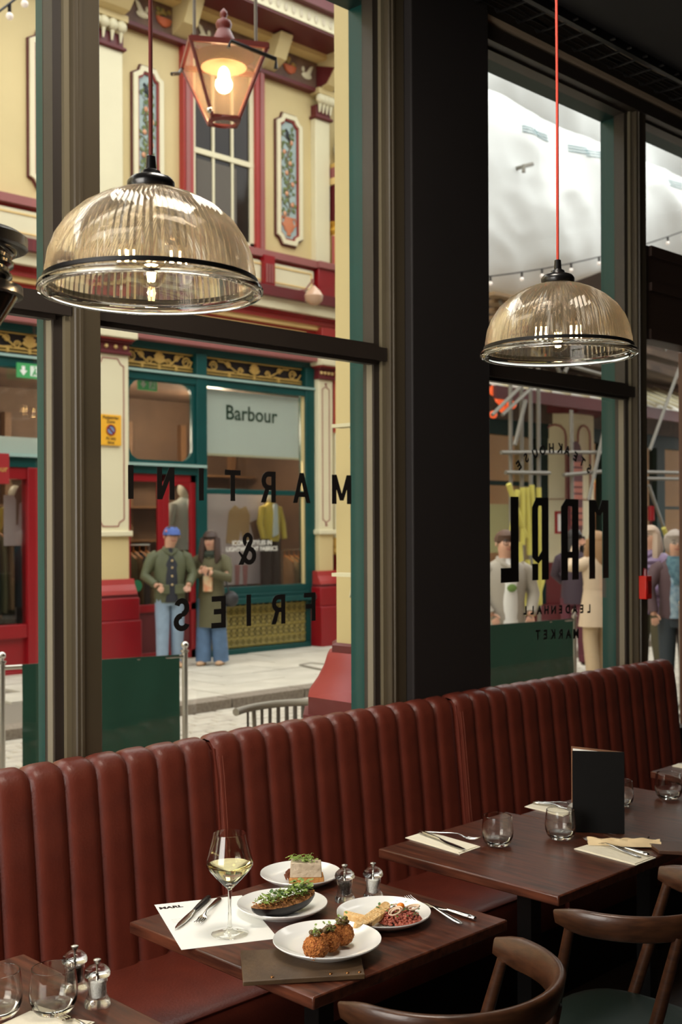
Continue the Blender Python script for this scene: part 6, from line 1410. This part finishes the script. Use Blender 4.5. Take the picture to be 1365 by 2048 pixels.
def cap_(t, b, hc, h, P):
    m = MB().loft([((hc.z + .012 * h), hc.x, hc.y + .006 * h, .063 * h, .073 * h), (hc.z + .045 * h, hc.x, hc.y + .006 * h, .057 * h, .066 * h), (hc.z + .068 * h, hc.x, hc.y + .008 * h, .036 * h, .042 * h), (hc.z + .076 * h, hc.x, hc.y + .01 * h, .006 * h, .008 * h)], 18)
    cm = mat('blue_cap', (72, 96, 160), .75); o = obj('baseball_cap', m, cm, b)
    obj('cap_brim', MB().sphere((hc.x, hc.y - .085 * h, hc.z + .016 * h), (.045 * h, .055 * h, .007 * h), 14, 6), cm, o)
    obj('cap_badge', MB().sphere((hc.x - .05 * h, hc.y - .036 * h, hc.z + .04 * h), (.008 * h, .008 * h, .010 * h), 8, 6), mat('badge_red', (200, 120, 110), .6), o)
    mz = MB()
    for z in (.6, .66, .72, .77): mz.sphere(P(.0, -.082, z), .008 * h, 8, 6)
    obj('buttons', mz, mat('brass_buttons', (196, 170, 120), .4), o)
    m2 = MB()
    for s in (-1, 1): m2.box(s * .055 * h - .035 * h, s * .055 * h + .035 * h, -.085 * h, -.06 * h, .535 * h, .60 * h)
    obj('pockets', m2, WAXG, o, bevel=.006)
person('man in a blue cap and olive jacket with pale jeans standing by the red doors', ground(340, 1336), FACE + R(22), 1.72, ((.17, -.01, .66), (.12, -.085, .60)), ((-.18, 0, .66), (-.12, -.08, .60)), WAXG, JEAN, mat('dark_brown_hair', (52, 38, 30), .7), SHOET, extras=cap_, trwide=1.15, shirt=mat('navy_top', (36, 38, 46), .8), coat=.47, head=(.012, -.02), build=1.12)
def phone_(t, b, hc, h, P):
    q = Vector(P(.0, -.135, .715)); obj('phone', MB().box(q.x - .04, q.x + .04, q.y - .01, q.y + .01, q.z - .06, q.z + .03), BLACK, b, bevel=.004)
    obj('handbag', MB().sphere(P(.15, .01, .50), (.10, .06, .10), 14, 10).tube([P(.14, .0, .55), P(.09, .01, .70), P(.04, .03, .84)], .010, 6), mat('black_bag', (40, 38, 40), .5), b)
    obj('scarf', MB().loft([(.81 * h, 0, -.01 * h, .055 * h, .055 * h), (.84 * h, 0, -.012 * h, .062 * h, .06 * h), (.868 * h, 0, -.008 * h, .048 * h, .048 * h)], 16), mat('dark_green_scarf', (46, 54, 44), .9), b)
    obj('patterned_top', MB().box(-.035 * h, .035 * h, -.1 * h, -.07 * h, .56 * h, .74 * h), mat('orange_print_top', (206, 130, 92), .8, rgb2=(220, 200, 160), scale=14), b, bevel=.01)
person('woman in a long olive coat and flared jeans looking at her phone', ground(424, 1330), FACE - R(12), 1.66, ((.155, -.045, .66), (.045, -.125, .70)), ((-.155, -.045, .66), (-.045, -.125, .71)), mat('long_olive_coat', (88, 84, 58), .8, var=.08, scale=8), JEAND, mat('brown_hair', (62, 44, 36), .6), SHOET, hair='fringe', coat=.29, extras=phone_, trwide=1.7, head=(0, -.018))
def tee_(t, b, hc, h, P):
    obj('tee_print', MB().sphere(P(0.0, -.088, .70), (.03 * h, .004 * h, .022 * h), 10, 6), mat('green_print', (120, 150, 80), .8), b)
    m = MB()
    for s in (-1, 1): m.tube([hc + Vector((s * .022 * h + .016 * h * math.cos(a), -.056 * h, .006 * h + .013 * h * math.sin(a))) for a in [2 * PI * i / 12 for i in range(12)]], .0035, 5, closed=True)
    obj('glasses', m, BLACK, b)
dm_ = 2325 * (H + .0 - 1.66) / 1
pz = onD(1012, 1300, 11.3); person('man with glasses in an open grey jacket over a white T-shirt', (pz.x, pz.y, ZS - .1), FACE + R(16), 1.76, ((.17, 0, .66), (.12, -.07, .56)), ((-.17, 0, .66), (-.12, -.07, .56)), mat('grey_stone_jacket', (170, 162, 148), .8), mat('black_trousers', (34, 32, 36), .7), mat('short_brown_hair', (92, 66, 50), .7), SHOEB, extras=tee_, shirt=mat('white_tee', (232, 230, 224), .8), coat=.49, build=1.15)
def belt_(t, b, hc, h, P):
    tm = MATS['stone_trench']; obj('belt', MB().loft([(.615 * h, 0, 0, .102 * h, .08 * h), (.64 * h, 0, 0, .102 * h, .08 * h)], 18), tm, b); obj('phone', MB().box(-.04, .04, -.24 * h, -.23 * h, .93 * h, .99 * h), BLACK, b)
    obj('coat_skirt', MB().loft([(.36 * h, 0, 0, .14 * h, .105 * h), (.5 * h, 0, 0, .12 * h, .09 * h), (.62 * h, 0, 0, .098 * h, .078 * h)], 18), tm, b)
q = ground(1196, 1356); person('person in a belted stone trench coat raising both hands to take a photo', q, FACE + R(200), 1.64, ((.15, -.09, .76), (.05, -.2, .90)), ((-.15, -.09, .76), (-.05, -.2, .90)), mat('stone_trench', (206, 184, 156), .75, var=.05, scale=6), mat('beige_trousers', (196, 172, 138), .8), mat('fair_hair', (150, 116, 80), .7), SHOEB, hair='long', coat=.40, extras=belt_, trwide=1.3)
pz = onD(1150, 1200, 14.4); person('person in a dark jacket seen behind the trench coat, hand raised', (pz.x, pz.y, ZS), FACE + R(150), 1.66, ((.16, -.02, .68), (.12, -.08, .62)), ((-.20, -.05, .74), (-.25, -.1, .86)), mat('dark_purple_jacket', (62, 48, 60), .7), mat('maroon_trousers', (92, 40, 52), .8), mat('black_hair', (30, 26, 26), .6), SHOEB, hair='long', coat=.46)
def puff_(t, b, hc, h, P):
    m = MB()
    for i in range(9):
        z = .47 + i * .04; m.loft([((z - .018) * h, 0, 0, .106 * h, .082 * h), (z * h, 0, 0, .118 * h, .094 * h), ((z + .018) * h, 0, 0, .106 * h, .082 * h)], 18)
    obj('quilted_rolls', m, MATS['lilac_puffer'], b); obj('waist_bag', MB().sphere(P(.0, -.11, .56), (.06, .05, .05), 10, 8), BLACK, b)
pz = onD(1303, 1300, 12.7); person('woman in a quilted purple puffer jacket at the right door window', (pz.x, pz.y, ZS), FACE - R(50), 1.70, ((.14, .0, .66), (.08, -.09, .60)), ((-.15, 0, .66), (-.08, -.09, .60)), mat('lilac_puffer', (126, 104, 138), .5, var=.1, scale=8), mat('khaki_trousers', (84, 78, 56), .8), mat('grey_blonde_hair', (186, 164, 144), .7), SHOEB, hair='long', coat=.45, extras=puff_)
def scarf_(t, b, hc, h, P):
    obj('scarf', MB().loft([(.70 * h, 0, -.04 * h, .04 * h, .05 * h), (.78 * h, 0, -.03 * h, .06 * h, .06 * h), (.83 * h, 0, -.012 * h, .066 * h, .062 * h), (.87 * h, 0, -.008 * h, .05 * h, .05 * h)], 16), mat('teal_scarf', (60, 92, 108), .9, rgb2=(96, 130, 140), scale=20), b)
pz = onD(1354, 1300, 11.7); person('smiling woman with curly grey hair and a teal scarf at the right edge', (pz.x, pz.y, ZS - .06), FACE + R(-8), 1.70, ((.16, -.02, .68), (.14, -.07, .54)), ((-.16, -.02, .68), (-.14, -.07, .54)), mat('plum_jacket', (84, 62, 66), .75), mat('dark_slate_trousers', (46, 54, 60), .8), mat('curly_grey_hair', (168, 156, 146), .8, bump=.6, bscale=60), SHOEB, hair='curly', extras=scarf_, shirt=mat('striped_blue_top', (92, 124, 146), .8, rgb2=(150, 170, 180), scale=20))
